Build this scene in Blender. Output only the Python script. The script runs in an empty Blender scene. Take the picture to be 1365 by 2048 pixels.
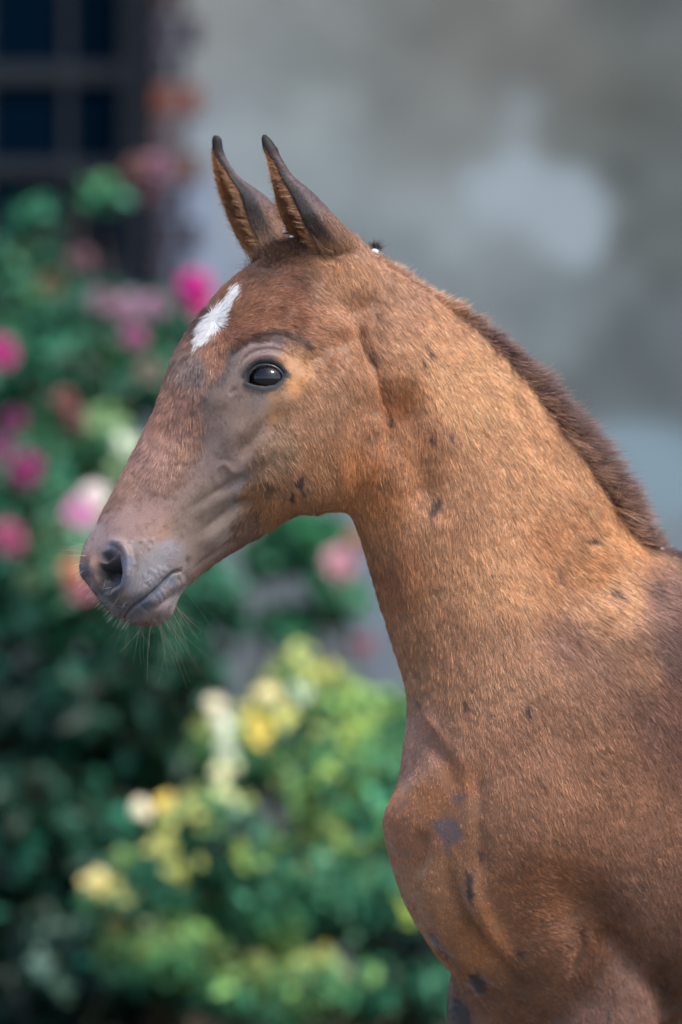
import bpy, bmesh, math, time
import numpy as np
from mathutils import Vector

T0 = time.time()
def log(*a): print('[%.1fs]' % (time.time() - T0), *a)
rng = np.random.default_rng(7)

# ------------------------------------------------------------------ camera, sky, sun, exposure
DIST, CAMZ, S = 3.5, 1.05, 0.00045        # metres to the foal, lens height, metres per photo pixel at the foal
scene = bpy.context.scene
cam_d = bpy.data.cameras.new('camera'); cam = bpy.data.objects.new('camera', cam_d)
scene.collection.objects.link(cam); scene.camera = cam
cam.location = (0, -DIST, CAMZ); cam.rotation_euler = (math.radians(90), 0, 0)
cam_d.sensor_fit = 'VERTICAL'; cam_d.sensor_height = 36.0
cam_d.lens = 36.0 * DIST / (2048 * S)
cam_d.clip_end = 500
cam_d.dof.use_dof = True
cam_d.dof.focus_distance = DIST - 0.09
cam_d.dof.aperture_fstop = 2.75
cam_d.dof.aperture_blades = 9

world = bpy.data.worlds.new('World'); scene.world = world; world.use_nodes = True
SUN_EL, SUN_AZ = math.radians(56), math.radians(136)      # azimuth from +Y (away from the lens) clockwise to +X
nt = world.node_tree
sky = nt.nodes.new('ShaderNodeTexSky'); sky.sky_type = 'NISHITA'; sky.sun_disc = False
sky.sun_elevation = SUN_EL; sky.sun_rotation = SUN_AZ
sky.dust_density = 2.5; sky.ozone_density = 1.0
nt.links.new(sky.outputs[0], nt.nodes['Background'].inputs[0])
nt.nodes['Background'].inputs[1].default_value = 0.14
sun_d = bpy.data.lights.new('sun', 'SUN'); sun = bpy.data.objects.new('sun', sun_d)
scene.collection.objects.link(sun)
sun_d.energy = 1.6; sun_d.angle = math.radians(14); sun_d.color = (1.0, 0.93, 0.84)
sd = Vector((math.sin(SUN_AZ) * math.cos(SUN_EL), math.cos(SUN_AZ) * math.cos(SUN_EL), math.sin(SUN_EL)))
sun.rotation_euler = (-sd).to_track_quat('-Z', 'Y').to_euler()
scene.view_settings.view_transform = 'Standard'; scene.view_settings.look = 'None'
scene.view_settings.exposure = 1.08; scene.view_settings.gamma = 1.0
scene.cycles.max_bounces = 6; scene.cycles.diffuse_bounces = 3; scene.cycles.glossy_bounces = 3
scene.cycles.transmission_bounces = 4; scene.cycles.transparent_max_bounces = 8
scene.cycles.caustics_reflective = False; scene.cycles.caustics_refractive = False

# ------------------------------------------------------------------ helpers
col = scene.collection
def P(px, py, y=0.0):
    """photo pixel + depth (in foal pixels, + is away) -> world metres"""
    px = np.asarray(px, float); py = np.asarray(py, float); Y = np.asarray(y, float) * S
    k = (DIST + Y) / DIST
    return np.stack(np.broadcast_arrays((px - 682.5) * S * k, Y, CAMZ + (1024 - py) * S * k), -1)
def W(px, py, Y):
    return P(px, py, Y / S)
def to_px(v):
    k = DIST / (DIST + v[:, 1])
    return np.stack([v[:, 0] / S * k + 682.5, 1024 - (v[:, 2] - CAMZ) / S * k], -1)
def lin(r, g, b):
    f = lambda c: (c / 255 / 12.92) if c / 255 <= 0.04045 else ((c / 255 + 0.055) / 1.055) ** 2.4
    return np.array([f(r), f(g), f(b)])
def smooth01(x): x = np.clip(x, 0, 1); return x * x * (3 - 2 * x)

def mesh_obj(name, verts, faces, mat=None, parent=None, smooth=True):
    me = bpy.data.meshes.new(name)
    me.from_pydata([tuple(map(float, v)) for v in verts] if not isinstance(verts, np.ndarray) else verts.tolist(), [],
                   faces.tolist() if isinstance(faces, np.ndarray) else faces)
    if smooth: me.polygons.foreach_set('use_smooth', np.ones(len(me.polygons), bool))
    me.update()
    o = bpy.data.objects.new(name, me); col.objects.link(o)
    if mat is not None: me.materials.append(mat)
    if parent is not None: o.parent = parent
    return o
def tag(o, label=None, cat=None, group=None, kind=None):
    if label: o['label'] = label
    if cat: o['category'] = cat
    if group: o['group'] = group
    if kind: o['kind'] = kind
    return o
def empty(name, loc, label, cat, group=None):
    o = bpy.data.objects.new(name, None); col.objects.link(o); o.location = loc
    o.empty_display_size = 0.05
    return tag(o, label, cat, group)
def part(name, verts, faces, mat, root, smooth=True):
    """mesh in world coordinates, parented to a root empty at root.location"""
    v = np.asarray(verts, float) - np.array(root.location)
    return mesh_obj(name, v, faces, mat, root, smooth)

def mat_new(name):
    m = bpy.data.materials.new(name); m.use_nodes = True
    return m, m.node_tree, m.node_tree.nodes['Principled BSDF']
def simple_mat(name, c, rough=0.6, spec=0.5, **kw):
    m, t, b = mat_new(name)
    b.inputs['Base Color'].default_value = (*c, 1); b.inputs['Roughness'].default_value = rough
    b.inputs['Specular IOR Level'].default_value = spec
    for k, v in kw.items(): b.inputs[k.replace('_', ' ')].default_value = v
    return m
def noise_mat(name, c1, c2, scale, rough=0.8, bump=0.0, detail=5, c3=None, spec=0.3, coords='Object', bscale=None):
    m, t, b = mat_new(name)
    tc = t.nodes.new('ShaderNodeTexCoord')
    n = t.nodes.new('ShaderNodeTexNoise'); n.inputs['Scale'].default_value = scale; n.inputs['Detail'].default_value = detail
    t.links.new(tc.outputs[coords], n.inputs['Vector'])
    r = t.nodes.new('ShaderNodeValToRGB'); r.color_ramp.elements[0].position = 0.35; r.color_ramp.elements[1].position = 0.65
    r.color_ramp.elements[0].color = (*c1, 1); r.color_ramp.elements[1].color = (*c2, 1)
    if c3 is not None:
        e = r.color_ramp.elements.new(0.5); e.color = (*c3, 1)
    t.links.new(n.outputs[0], r.inputs[0]); t.links.new(r.outputs[0], b.inputs['Base Color'])
    b.inputs['Roughness'].default_value = rough; b.inputs['Specular IOR Level'].default_value = spec
    if bump:
        n2 = t.nodes.new('ShaderNodeTexNoise'); n2.inputs['Scale'].default_value = bscale or scale * 6; n2.inputs['Detail'].default_value = 8
        t.links.new(tc.outputs[coords], n2.inputs['Vector'])
        bp = t.nodes.new('ShaderNodeBump'); bp.inputs['Strength'].default_value = bump; bp.inputs['Distance'].default_value = 0.01
        t.links.new(n2.outputs[0], bp.inputs['Height']); t.links.new(bp.outputs[0], b.inputs['Normal'])
    return m

# cheap smooth 3-D value noise for numpy
_perm = np.random.default_rng(3).random(4096)
def vnoise(p, scale, seed=0):
    q = p * scale + seed * 17.3
    i = np.floor(q).astype(np.int64); f = q - i; f = f * f * (3 - 2 * f)
    def h(a, b, c):
        return _perm[(a * 73856093 ^ b * 19349663 ^ c * 83492791) & 4095]
    x, y, z = i[:, 0], i[:, 1], i[:, 2]; fx, fy, fz = f[:, 0], f[:, 1], f[:, 2]
    c00 = h(x, y, z) * (1 - fx) + h(x + 1, y, z) * fx
    c10 = h(x, y + 1, z) * (1 - fx) + h(x + 1, y + 1, z) * fx
    c01 = h(x, y, z + 1) * (1 - fx) + h(x + 1, y, z + 1) * fx
    c11 = h(x, y + 1, z + 1) * (1 - fx) + h(x + 1, y + 1, z + 1) * fx
    return ((c00 * (1 - fy) + c10 * fy) * (1 - fz) + (c01 * (1 - fy) + c11 * fy) * fz) * 2 - 1

def d_line(p, pts):
    """distance of each p (N,2) to a polyline and the parameter 0..1 along it"""
    pts = np.asarray(pts, float); best = np.full(len(p), 1e9); tt = np.zeros(len(p))
    if len(pts) == 1: return np.linalg.norm(p - pts[0], axis=1), tt
    seg = np.linalg.norm(np.diff(pts, axis=0), axis=1); cum = np.concatenate([[0], np.cumsum(seg)]); L = cum[-1]
    for k in range(len(pts) - 1):
        a, b = pts[k], pts[k + 1]; ab = b - a
        t = np.clip(((p - a) @ ab) / max(ab @ ab, 1e-9), 0, 1)
        d = np.linalg.norm(p - (a + t[:, None] * ab), axis=1)
        m = d < best; best[m] = d[m]; tt[m] = (cum[k] + t[m] * seg[k]) / L
    return best, tt
def sd_poly(p, poly):
    """signed distance to polygon, + inside"""
    poly = np.asarray(poly, float); n = len(poly); inside = np.zeros(len(p), bool)
    d, _ = d_line(p, np.vstack([poly, poly[:1]]))
    for k in range(n):
        a, b = poly[k], poly[(k + 1) % n]
        c = (a[1] > p[:, 1]) != (b[1] > p[:, 1])
        if abs(b[1] - a[1]) < 1e-9: continue
        x = (b[0] - a[0]) * (p[:, 1] - a[1]) / (b[1] - a[1]) + a[0]
        inside ^= c & (p[:, 0] < x)
    return np.where(inside, d, -d)

def catmull(ctrl, n):
    ctrl = np.asarray(ctrl, float); m = len(ctrl)
    t = np.linspace(0, m - 1, n); i = np.minimum(t.astype(int), m - 2); f = (t - i)[:, None]
    ext = np.vstack([2 * ctrl[0] - ctrl[1], ctrl, 2 * ctrl[-1] - ctrl[-2]])
    p0, p1, p2, p3 = ext[i], ext[i + 1], ext[i + 2], ext[i + 3]
    return 0.5 * ((2 * p1) + (-p0 + p2) * f + (2 * p0 - 5 * p1 + 4 * p2 - p3) * f ** 2 + (-p0 + 3 * p1 - 3 * p2 + p3) * f ** 3)

def tube(pts, radii, nseg=24, sub=6, caps=True, squash=None):
    """tapered tube through world points; returns verts, faces"""
    c = catmull(np.hstack([np.asarray(pts, float), np.asarray(radii, float)[:, None]]), (len(pts) - 1) * sub + 1)
    p, r = c[:, :3], np.maximum(c[:, 3], 1e-5)
    tg = np.gradient(p, axis=0); tg /= np.linalg.norm(tg, axis=1)[:, None]
    ref = np.array([0.0, 1, 0]) if abs(tg[0] @ np.array([0, 1.0, 0])) < 0.9 else np.array([1.0, 0, 0])
    V = []
    for k in range(len(p)):
        a = ref - tg[k] * (ref @ tg[k]); a /= np.linalg.norm(a); ref = a; b = np.cross(tg[k], a)
        th = np.linspace(0, 2 * np.pi, nseg, endpoint=False)
        V.append(p[k] + r[k] * (np.cos(th)[:, None] * a + np.sin(th)[:, None] * b))
    V = np.concatenate(V); F = []
    for k in range(len(p) - 1):
        for j in range(nseg):
            j2 = (j + 1) % nseg
            F.append([k * nseg + j, k * nseg + j2, (k + 1) * nseg + j2, (k + 1) * nseg + j])
    if caps:
        F.append(list(range(nseg))[::-1]); F.append([(len(p) - 1) * nseg + j for j in range(nseg)])
    return V, F
def join(parts):
    V, F, off = [], [], 0
    for v, f in parts:
        V.append(np.asarray(v, float)); F += [[i + off for i in q] for q in f]; off += len(v)
    return np.concatenate(V), F
# ================================================================== SETTING
WY = 5.0                                                  # the house wall stands 8.5 m from the lens
def px_at(x, y, Y): return W(x, y, Y)
g_m = noise_mat('ground_gravel', (.10,.095,.085), (.2,.19,.17), 3, .9, .4, 8, c3=(.15,.14,.125), bscale=80)
gx = np.linspace(-60, 60, 61); V = [(x, y, 0.0) for y in gx for x in gx]
F = [[j * 61 + i, j * 61 + i + 1, (j + 1) * 61 + i + 1, (j + 1) * 61 + i] for j in range(60) for i in range(60)]
tag(mesh_obj('ground', V, F, g_m), kind='structure')
bed_m = noise_mat('soil', (.03,.022,.016), (.07,.05,.035), 12, .95, .6, 8)
V, F = [], []
for j in range(13):
    for i in range(61):
        X, Y = -5 + i * .15, 2.2 + j * .22
        h = 0.05 * math.sin(math.pi * min(1, j / 3) / 2) + .012 * math.sin(X * 7 + Y * 5) + .01 * math.sin(X * 17 - Y * 13)
        V.append((X, Y, max(h, -0.01) if 0 < j else -0.01))
for j in range(12):
    for i in range(60): F.append([j * 61 + i, j * 61 + i + 1, (j + 1) * 61 + i + 1, (j + 1) * 61 + i])
tag(mesh_obj('flower_bed', V, F, bed_m), kind='structure')

# ---- house: rendered wall with a window opening
house = empty('old_house', (1.0, WY, 0), 'old house with a mottled grey plaster wall and a dark barred window', 'house')
wl, wr = px_at(-520, 0, WY)[0], px_at(318, 0, WY)[0]
wt, wb = px_at(0, -620, WY)[2], px_at(0, 585, WY)[2]
X0, X1, Z0, Z1 = -5.0, 6.0, 0.0, 3.9
def cuts(a, b, inner, step):
    e = sorted(set([a, b] + inner)); out = []
    for p_, q_ in zip(e[:-1], e[1:]):
        n_ = max(1, int(round((q_ - p_) / step))); out += list(np.linspace(p_, q_, n_, endpoint=False))
    return np.array(out + [e[-1]])
xs = cuts(X0, X1, [wl, wr], .03); zs = cuts(Z0, Z1, [wb, wt], .03)
XX, ZZ = np.meshgrid(xs, zs); pw = np.stack([XX.ravel(), np.full(XX.size, WY), ZZ.ravel()], 1)
pw[:, 1] += 0.004 * vnoise(pw, 3, 9) + .002 * vnoise(pw, 11, 4)
F = []
for j in range(len(zs) - 1):
    for i in range(len(xs) - 1):
        if wl - 1e-6 <= xs[i] < wr - 1e-6 and wb - 1e-6 <= zs[j] < wt - 1e-6: continue
        a = j * len(xs) + i; F.append([a, a + 1, a + len(xs) + 1, a + len(xs)])
q = to_px(pw); wob = vnoise(pw, 5, 3) * 70 + vnoise(pw, 12, 5) * 50
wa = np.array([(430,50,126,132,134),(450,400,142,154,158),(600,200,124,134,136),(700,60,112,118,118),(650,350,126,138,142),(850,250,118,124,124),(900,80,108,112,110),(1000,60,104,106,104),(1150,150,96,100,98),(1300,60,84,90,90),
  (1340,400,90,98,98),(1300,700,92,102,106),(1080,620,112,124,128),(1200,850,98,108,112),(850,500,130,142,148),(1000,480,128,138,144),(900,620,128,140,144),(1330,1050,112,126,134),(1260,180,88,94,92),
  (380,480,132,146,166),(360,420,112,124,144),(300,620,120,130,150),(560,1200,112,124,134),(450,1150,118,132,138),(720,1180,120,132,148),(1400,300,86,92,92)], float)  # darker right side: lens vignette painted in, plus dirt
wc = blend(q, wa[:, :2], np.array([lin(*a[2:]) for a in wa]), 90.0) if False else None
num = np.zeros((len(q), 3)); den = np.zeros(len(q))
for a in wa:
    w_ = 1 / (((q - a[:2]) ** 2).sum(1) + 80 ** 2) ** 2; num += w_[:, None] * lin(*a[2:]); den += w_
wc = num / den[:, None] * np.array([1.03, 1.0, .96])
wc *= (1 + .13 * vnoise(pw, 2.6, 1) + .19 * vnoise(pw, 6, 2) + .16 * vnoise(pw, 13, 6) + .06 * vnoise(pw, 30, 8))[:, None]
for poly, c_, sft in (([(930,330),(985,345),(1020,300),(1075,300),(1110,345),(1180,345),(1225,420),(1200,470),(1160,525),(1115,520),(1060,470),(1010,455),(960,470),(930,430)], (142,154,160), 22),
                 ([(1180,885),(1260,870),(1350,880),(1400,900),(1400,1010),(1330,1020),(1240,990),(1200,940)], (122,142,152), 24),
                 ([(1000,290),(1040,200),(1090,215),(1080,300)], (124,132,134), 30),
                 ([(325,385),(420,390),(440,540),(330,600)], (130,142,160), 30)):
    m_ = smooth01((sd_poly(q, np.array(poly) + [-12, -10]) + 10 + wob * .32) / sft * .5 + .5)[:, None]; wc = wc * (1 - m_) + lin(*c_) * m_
WG = .98
wall_m, t, b = mat_new('plaster')
vc = t.nodes.new('ShaderNodeVertexColor'); vc.layer_name = 'Col'
tc = t.nodes.new('ShaderNodeTexCoord'); n1 = t.nodes.new('ShaderNodeTexNoise'); n1.inputs['Scale'].default_value = 45; n1.inputs['Detail'].default_value = 10
t.links.new(tc.outputs['Object'], n1.inputs['Vector'])
bp = t.nodes.new('ShaderNodeBump'); bp.inputs['Strength'].default_value = .5; bp.inputs['Distance'].default_value = .01
t.links.new(n1.outputs[0], bp.inputs['Height']); t.links.new(bp.outputs[0], b.inputs['Normal'])
t.links.new(vc.outputs['Color'], b.inputs['Base Color']); b.inputs['Roughness'].default_value = .92; b.inputs['Specular IOR Level'].default_value = .15
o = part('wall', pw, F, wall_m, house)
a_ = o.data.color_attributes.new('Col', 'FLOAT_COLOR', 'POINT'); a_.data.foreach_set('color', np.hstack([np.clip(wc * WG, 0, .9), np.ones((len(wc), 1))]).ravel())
def box(x0, x1, y0, y1, z0, z1):
    V = [(x, y, z) for z in (z0, z1) for y in (y0, y1) for x in (x0, x1)]
    return V, [[0,2,3,1],[4,5,7,6],[0,1,5,4],[2,6,7,3],[0,4,6,2],[1,3,7,5]]
plain = noise_mat('plaster_side', (.2,.2,.2), (.26,.26,.25), 5, .9, .3)
part('wall_body', *join([box(X0, wl - .003, WY + .02, WY + .4, 0, Z1), box(wr + .003, X1, WY + .02, WY + .4, 0, Z1), box(wl - .003, wr + .003, WY + .02, WY + .4, 0, wb - .003), box(wl - .003, wr + .003, WY + .02, WY + .4, wt + .003, Z1)]), plain, house, False)
part('room', *box(wl - .3, wr + .3, WY + .41, WY + 2.6, wb - .5, wt + .3), simple_mat('dark_room', (.004, .006, .01), .95), house, False)
roof_m = noise_mat('roof_tile', (.16,.06,.035), (.26,.1,.06), 9, .8, .4)
part('roof', [(X0 - .3, WY - .35, Z1 - .1), (X1 + .3, WY - .35, Z1 - .1), (X1 + .3, WY + 3.2, Z1 + 2), (X0 - .3, WY + 3.2, Z1 + 2), (X0 - .3, WY - .35, Z1 + .0), (X1 + .3, WY - .35, Z1 + .0), (X1 + .3, WY + 3.2, Z1 + 2.1), (X0 - .3, WY + 3.2, Z1 + 2.1)],
     [[0,1,2,3],[7,6,5,4],[0,4,5,1],[1,5,6,2],[2,6,7,3],[3,7,4,0]], roof_m, house, False)
# brick surround
bricks = []; bc = []
jx0, jx1 = wr - .0, px_at(400, 0, WY)[0]
z = wb + .02; k = 0
while z < min(wt, Z1 - .1):
    off = .0 if k % 2 else .03
    bw = jx1 - jx0 - off
    bricks.append(box(jx0 - .01, jx0 + bw * .5 - .006, WY - .012, WY + .10, z, z + .062))
    bricks.append(box(jx0 + bw * .5 + .006, jx0 + bw, WY - .010, WY + .10, z, z + .062))
    zp = to_px(np.array([[jx0, WY, z]]))[0, 1]
    for _ in (0, 1):
        bc.append(lin(112, 62, 50) if 195 < zp < 290 and rng.random() < .9 else lin(84, 68, 70) if 290 <= zp < 360 else lin(94, 62, 54) if 360 <= zp < 400 else lin(46, 42, 54) if zp > 30 else lin(46, 32, 40))
    z += .074; k += 1
Vq, Fq = join(bricks)
br_m, t, b = mat_new('brick'); vc = t.nodes.new('ShaderNodeVertexColor'); vc.layer_name = 'Col'; t.links.new(vc.outputs['Color'], b.inputs['Base Color']); b.inputs['Roughness'].default_value = .9
o = part('brick_surround', Vq, Fq, br_m, house, False)
a_ = o.data.color_attributes.new('Col', 'FLOAT_COLOR', 'POINT'); a_.data.foreach_set('color', np.hstack([np.repeat(np.array(bc) * rng.uniform(.75, 1.2, (len(bc), 1)), 8, 0), np.ones((len(Vq), 1))]).ravel())
# window
frame_m = noise_mat('old_window_paint', (.006,.010,.016), (.012,.017,.025), 30, .5, .1)
bar_m = noise_mat('old_window_bar', (.004,.007,.012), (.009,.013,.019), 30, .5, .1)
glass_m = simple_mat('window_glass', (.001, .006, .014), .5, .0)
wz = WY + .12
fr = [box(wr - .09, wr - .002, wz, wz + .06, wb, wt), box(wl + .002, wl + .09, wz, wz + .06, wb, wt), box(wl + .09, wr - .09, wz, wz + .06, wt - .08, wt), box(wl + .09, wr - .09, wz, wz + .06, wb, wb + .08)]
win = part('window', *join(fr), frame_m, house, False)
hx = lambda x: px_at(x, 0, wz)[0]; hz_ = lambda y: px_at(0, y, wz)[2]
bars = []
for y, w_ in ((145, .042), (335, .036), (-80, .03), (-300, .03)): bars.append(box(wl + .09, wr - .09, wz + .004, wz + .05, hz_(y) - w_ / 2, hz_(y) + w_ / 2))
for x in (135, -30, -200, -370): bars.append(box(hx(x) - .010, hx(x) + .010, wz + .010, wz + .044, wb + .08, wt - .08))
o = mesh_obj('glazing_bars', np.array(join(bars)[0]) - np.array(house.location), join(bars)[1], bar_m, win, False)
o = mesh_obj('pane', np.array(box(wl + .05, wr - .05, wz + .024, wz + .030, wb + .04, wt - .04)[0]) - np.array(house.location), box(0,1,0,1,0,1)[1], glass_m, win, False)
sill_m = noise_mat('stone_sill', (.2,.22,.27), (.3,.32,.38), 14, .85, .3)
part('window_sill', *box(wl - .05, wr + .05, WY - .07, WY + .12, wb - .045, wb - .001), sill_m, house, False)

# ---- shrubs: leaves, stems, blossoms
def leaf_mat(name, gloss, trans):
    m, t, b = mat_new(name)
    a = t.nodes.new('ShaderNodeVertexColor'); a.layer_name = 'Col'
    t.links.new(a.outputs['Color'], b.inputs['Base Color']); b.inputs['Roughness'].default_value = gloss; b.inputs['Specular IOR Level'].default_value = .3
    tr_ = t.nodes.new('ShaderNodeBsdfTranslucent'); mxs = t.nodes.new('ShaderNodeMixShader'); mxs.inputs[0].default_value = trans
    t.links.new(a.outputs['Color'], tr_.inputs[0]); out = t.nodes['Material Output']
    t.links.new(b.outputs[0], mxs.inputs[1]); t.links.new(tr_.outputs[0], mxs.inputs[2]); t.links.new(mxs.outputs[0], out.inputs[0])
    return m
leaf_m = leaf_mat('leaf', .42, .3); petal_m = leaf_mat('petal', .6, .12)
LT = np.array([(0,0,0),(-.5,.35,.10),(-.42,.75,.08),(0,1.1,-.06),(.42,.75,.08),(.5,.35,.10),(0,.5,-.02)])   # folded leaf
LF = [[0,6,1],[1,6,2],[2,6,3],[3,6,4],[4,6,5],[5,6,0]]
def leaves(pos, nor, size, colr):
    n = len(pos); nor = nor / np.linalg.norm(nor, axis=1)[:, None]
    rv = rng.normal(0, 1, (n, 3)) + [0, 0, -.6]; up = rv - nor * (rv * nor).sum(1)[:, None]; up /= np.linalg.norm(up, axis=1)[:, None]
    rt = np.cross(up, nor)
    s = size[:, None, None]
    V = pos[:, None] + s * (LT[None, :, 0:1] * .62 * rt[:, None] + (LT[None, :, 1:2] - .5) * up[:, None] + LT[None, :, 2:3] * nor[:, None] * 1.4)
    F = (np.array(LF)[None] + (np.arange(n) * 7)[:, None, None]).reshape(-1, 3)
    return V.reshape(-1, 3), F, np.repeat(colr, 7, 0)
def leaf_part(name, pos, nor, size, colr, root, mat=leaf_m):
    V, F, cc = leaves(pos, nor, size, colr); V = V - np.array(root.location)
    m_ = bpy.data.meshes.new(name); m_.vertices.add(len(V)); m_.vertices.foreach_set('co', V.ravel())
    m_.loops.add(F.size); m_.loops.foreach_set('vertex_index', F.ravel()); m_.polygons.add(len(F)); m_.polygons.foreach_set('loop_start', np.arange(len(F)) * 3)
    m_.polygons.foreach_set('loop_total', np.full(len(F), 3)); m_.update(calc_edges=True); m_.materials.append(mat)
    a = m_.color_attributes.new('Col', 'FLOAT_COLOR', 'POINT'); a.data.foreach_set('color', np.hstack([cc, np.ones((len(cc), 1))]).ravel())
    o = bpy.data.objects.new(name, m_); col.objects.link(o); o.parent = root
    return o
def cloud(els, n, size, colf):
    """els: px, py, rx, ry, Y, rY, weight"""
    els = np.array(els, float); wts = els[:, 6] * els[:, 2] * els[:, 3]; wts /= wts.sum()
    idx = rng.choice(len(els), n, p=wts); e_ = els[idx]
    q = rng.normal(0, 1, (n, 3)); q /= np.linalg.norm(q, axis=1)[:, None]; q *= (rng.random(n) ** .45)[:, None]
    X = e_[:, 0] + q[:, 0] * e_[:, 2]; Yp = e_[:, 1] + q[:, 1] * e_[:, 3]; Y = e_[:, 4] + q[:, 2] * e_[:, 5]
    pos = np.stack([W(X[i], Yp[i], Y[i]) for i in range(n)])
    keep = (vnoise(pos, 9, 61) + .5 * vnoise(pos, 22, 62)) > -.22
    keep &= pos[:, 2] > .06; pos = pos[keep]; q = q[keep]
    nor = np.stack([q[:, 0], q[:, 2] - .35, -q[:, 1] + .55], 1) + rng.normal(0, .8, (len(pos), 3))
    s = rng.uniform(.7, 1.25, len(pos)) * size
    return pos, nor, s, colf(pos, q)
def stems(root, els, k, mat, r=.008):
    V = []
    base_ = np.array(root.location)
    for e_ in els:
        for _ in range(k):
            tip = W(e_[0] + rng.normal(0, .5) * e_[2], e_[1] + rng.normal(0, .5) * e_[3], e_[4] + rng.normal(0, .4) * e_[5])
            b0 = base_ + [rng.normal(0, .08) + (tip[0] - base_[0]) * .35, rng.normal(0, .08), 0]
            mid = (b0 + tip) / 2 + rng.normal(0, .06, 3)
            V.append(tube([b0, mid, tip], [r, r * .7, r * .3], 6, 4))
    part('stem', *join(V), mat, root)
stem_m = noise_mat('stem_bark', (.05,.035,.02), (.1,.08,.045), 40, .8)
def colmix(cols_, jit=.25, top_lit=0.0):  # last argument: sunlit upper left painted as paler leaf colours
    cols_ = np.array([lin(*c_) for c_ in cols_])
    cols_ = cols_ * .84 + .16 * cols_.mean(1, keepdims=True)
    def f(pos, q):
        k = np.clip(((vnoise(pos, 5, 71) * .9 + 1) / 2 * len(cols_) + rng.normal(0, .6, len(pos)) + top_lit * np.clip(-q[:, 1] - .3 * q[:, 0] - .1, -1, 1)), 0, len(cols_) - 1).astype(int)
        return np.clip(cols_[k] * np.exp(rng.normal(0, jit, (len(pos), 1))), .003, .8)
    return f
def rose(root, x, y, Y, rad, c_, label=None):
    """an open rose: rings of cupped petals"""
    cen_ = W(x, y, Y); ax = np.array([rng.normal(0, .3), -.8, .45 + rng.normal(0, .25)]); ax /= np.linalg.norm(ax)
    a1 = np.cross(ax, [0.1, 0, 1]); a1 /= np.linalg.norm(a1); a2 = np.cross(ax, a1)
    V, F, cc = [], [], []
    for ring, (n_, r0, r1, h, tw) in enumerate([(3,.02,.28,.55,0),(4,.08,.42,.55,.4),(5,.12,.62,.42,.1),(6,.15,.84,.22,.7),(7,.18,1.0,-.02,.3)]):
        for k in range(n_):
            a0 = 2 * math.pi * (k + tw) / n_ + rng.normal(0, .08); wd = 2 * math.pi / n_ * .72; o_ = len(V); hh = h + rng.normal(0, .06)
            for i in range(5):
                for j in range(5):
                    t_, s2 = i / 4, (j - 2) / 2
                    r_ = r0 + (r1 - r0) * t_ * (1 - .16 * s2 * s2); aa = a0 + wd * s2 * math.sin(math.pi * (.22 + .6 * t_))
                    hz2 = hh * t_ ** .7 + .10 * s2 * s2 * t_ - (.14 * t_ ** 3)
                    V.append(cen_ + rad * (r_ * (math.cos(aa) * a1 + math.sin(aa) * a2) + hz2 * ax))
                    cc.append(lin(*c_) * (0.72 + .4 * t_) )
            for i in range(4):
                for j in range(4): F.append([o_ + i * 5 + j, o_ + i * 5 + j + 1, o_ + i * 5 + j + 6, o_ + i * 5 + j + 5])
    o = part('blossom', V, F, petal_m, root)
    a = o.data.color_attributes.new('Col', 'FLOAT_COLOR', 'POINT'); a.data.foreach_set('color', np.hstack([np.clip(np.array(cc), 0, .9), np.ones((len(cc), 1))]).ravel())
    if label: o['label'] = label
half = np.array(sd) + np.array([0.0, -1, 0]); half /= np.linalg.norm(half)

# climbing rose at the left
rb = empty('rose_bush', tuple(W(120, 1300, 4.3)[:2]) + (0.0,), 'tall dark green rose bush with pink roses below the window, left of the foal', 'rose bush', 'rose bushes along the house wall')
EA = [(130,640,170,90,4.3,.25,1),(60,760,190,130,4.1,.3,1.1),(260,760,120,90,4.2,.25,.8),(40,980,200,190,4.0,.35,1),(200,960,130,120,4.0,.3,.9),(150,1180,260,150,3.9,.4,1),(350,1230,170,110,4.0,.35,.8),
      (60,450,80,60,4.5,.12,.5),(200,390,70,32,4.5,.1,.5),(30,560,120,80,4.4,.2,.9),(330,640,110,70,4.4,.2,.5),(400,1150,60,70,4.2,.2,.6)]
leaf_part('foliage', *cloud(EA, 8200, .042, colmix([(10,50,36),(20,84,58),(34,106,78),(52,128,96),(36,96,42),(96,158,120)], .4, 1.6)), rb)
stems(rb, EA, 3, stem_m)
pal = [(240,880,70,50,3.9,.15,1),(230,960,70,60,3.9,.15,1),(130,1050,110,60,3.8,.2,.8),(200,840,50,40,3.9,.15,.7)]
YF = cloud(pal, 260, .042, colmix([(120,164,100),(140,180,120),(100,150,100)], .2))
for x, y, r, c_, l in [(0,700,.044,(170,44,116),'deep pink rose at the left edge'),(388,572,.046,(196,40,136),'bright magenta rose beside the forehead of the foal'),(400,612,.036,(190,60,120),None),(268,672,.030,(160,84,128),None),(22,845,.038,(118,50,92),None),
                   (48,938,.044,(160,66,116),None),(4,895,.03,(140,60,110),None),(18,1075,.042,(156,72,108),None),(165,1022,.044,(220,150,190),'pale pink rose in front of the nose'),(186,990,.034,(244,224,220),None),(148,1140,.034,(196,134,104),'peach rose beside the muzzle'),(160,1180,.032,(184,110,130),None),
                   (272,335,.04,(128,92,84),None),(318,332,.038,(126,88,108),None),(300,388,.03,(104,70,76),None),(104,568,.036,(92,80,56),None),(160,522,.036,(112,82,88),None),(205,600,.036,(132,104,120),None),
                   (132,800,.028,(128,78,76),None),(300,742,.034,(120,108,96),None),(255,618,.04,(150,112,132),None),(310,610,.034,(150,110,136),None),(150,840,.03,(110,74,72),None),(60,1160,.03,(70,96,66),None)]:
    rose(rb, x, y, 3.45 if y > 650 else 3.95, r * .82, c_, l)
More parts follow.
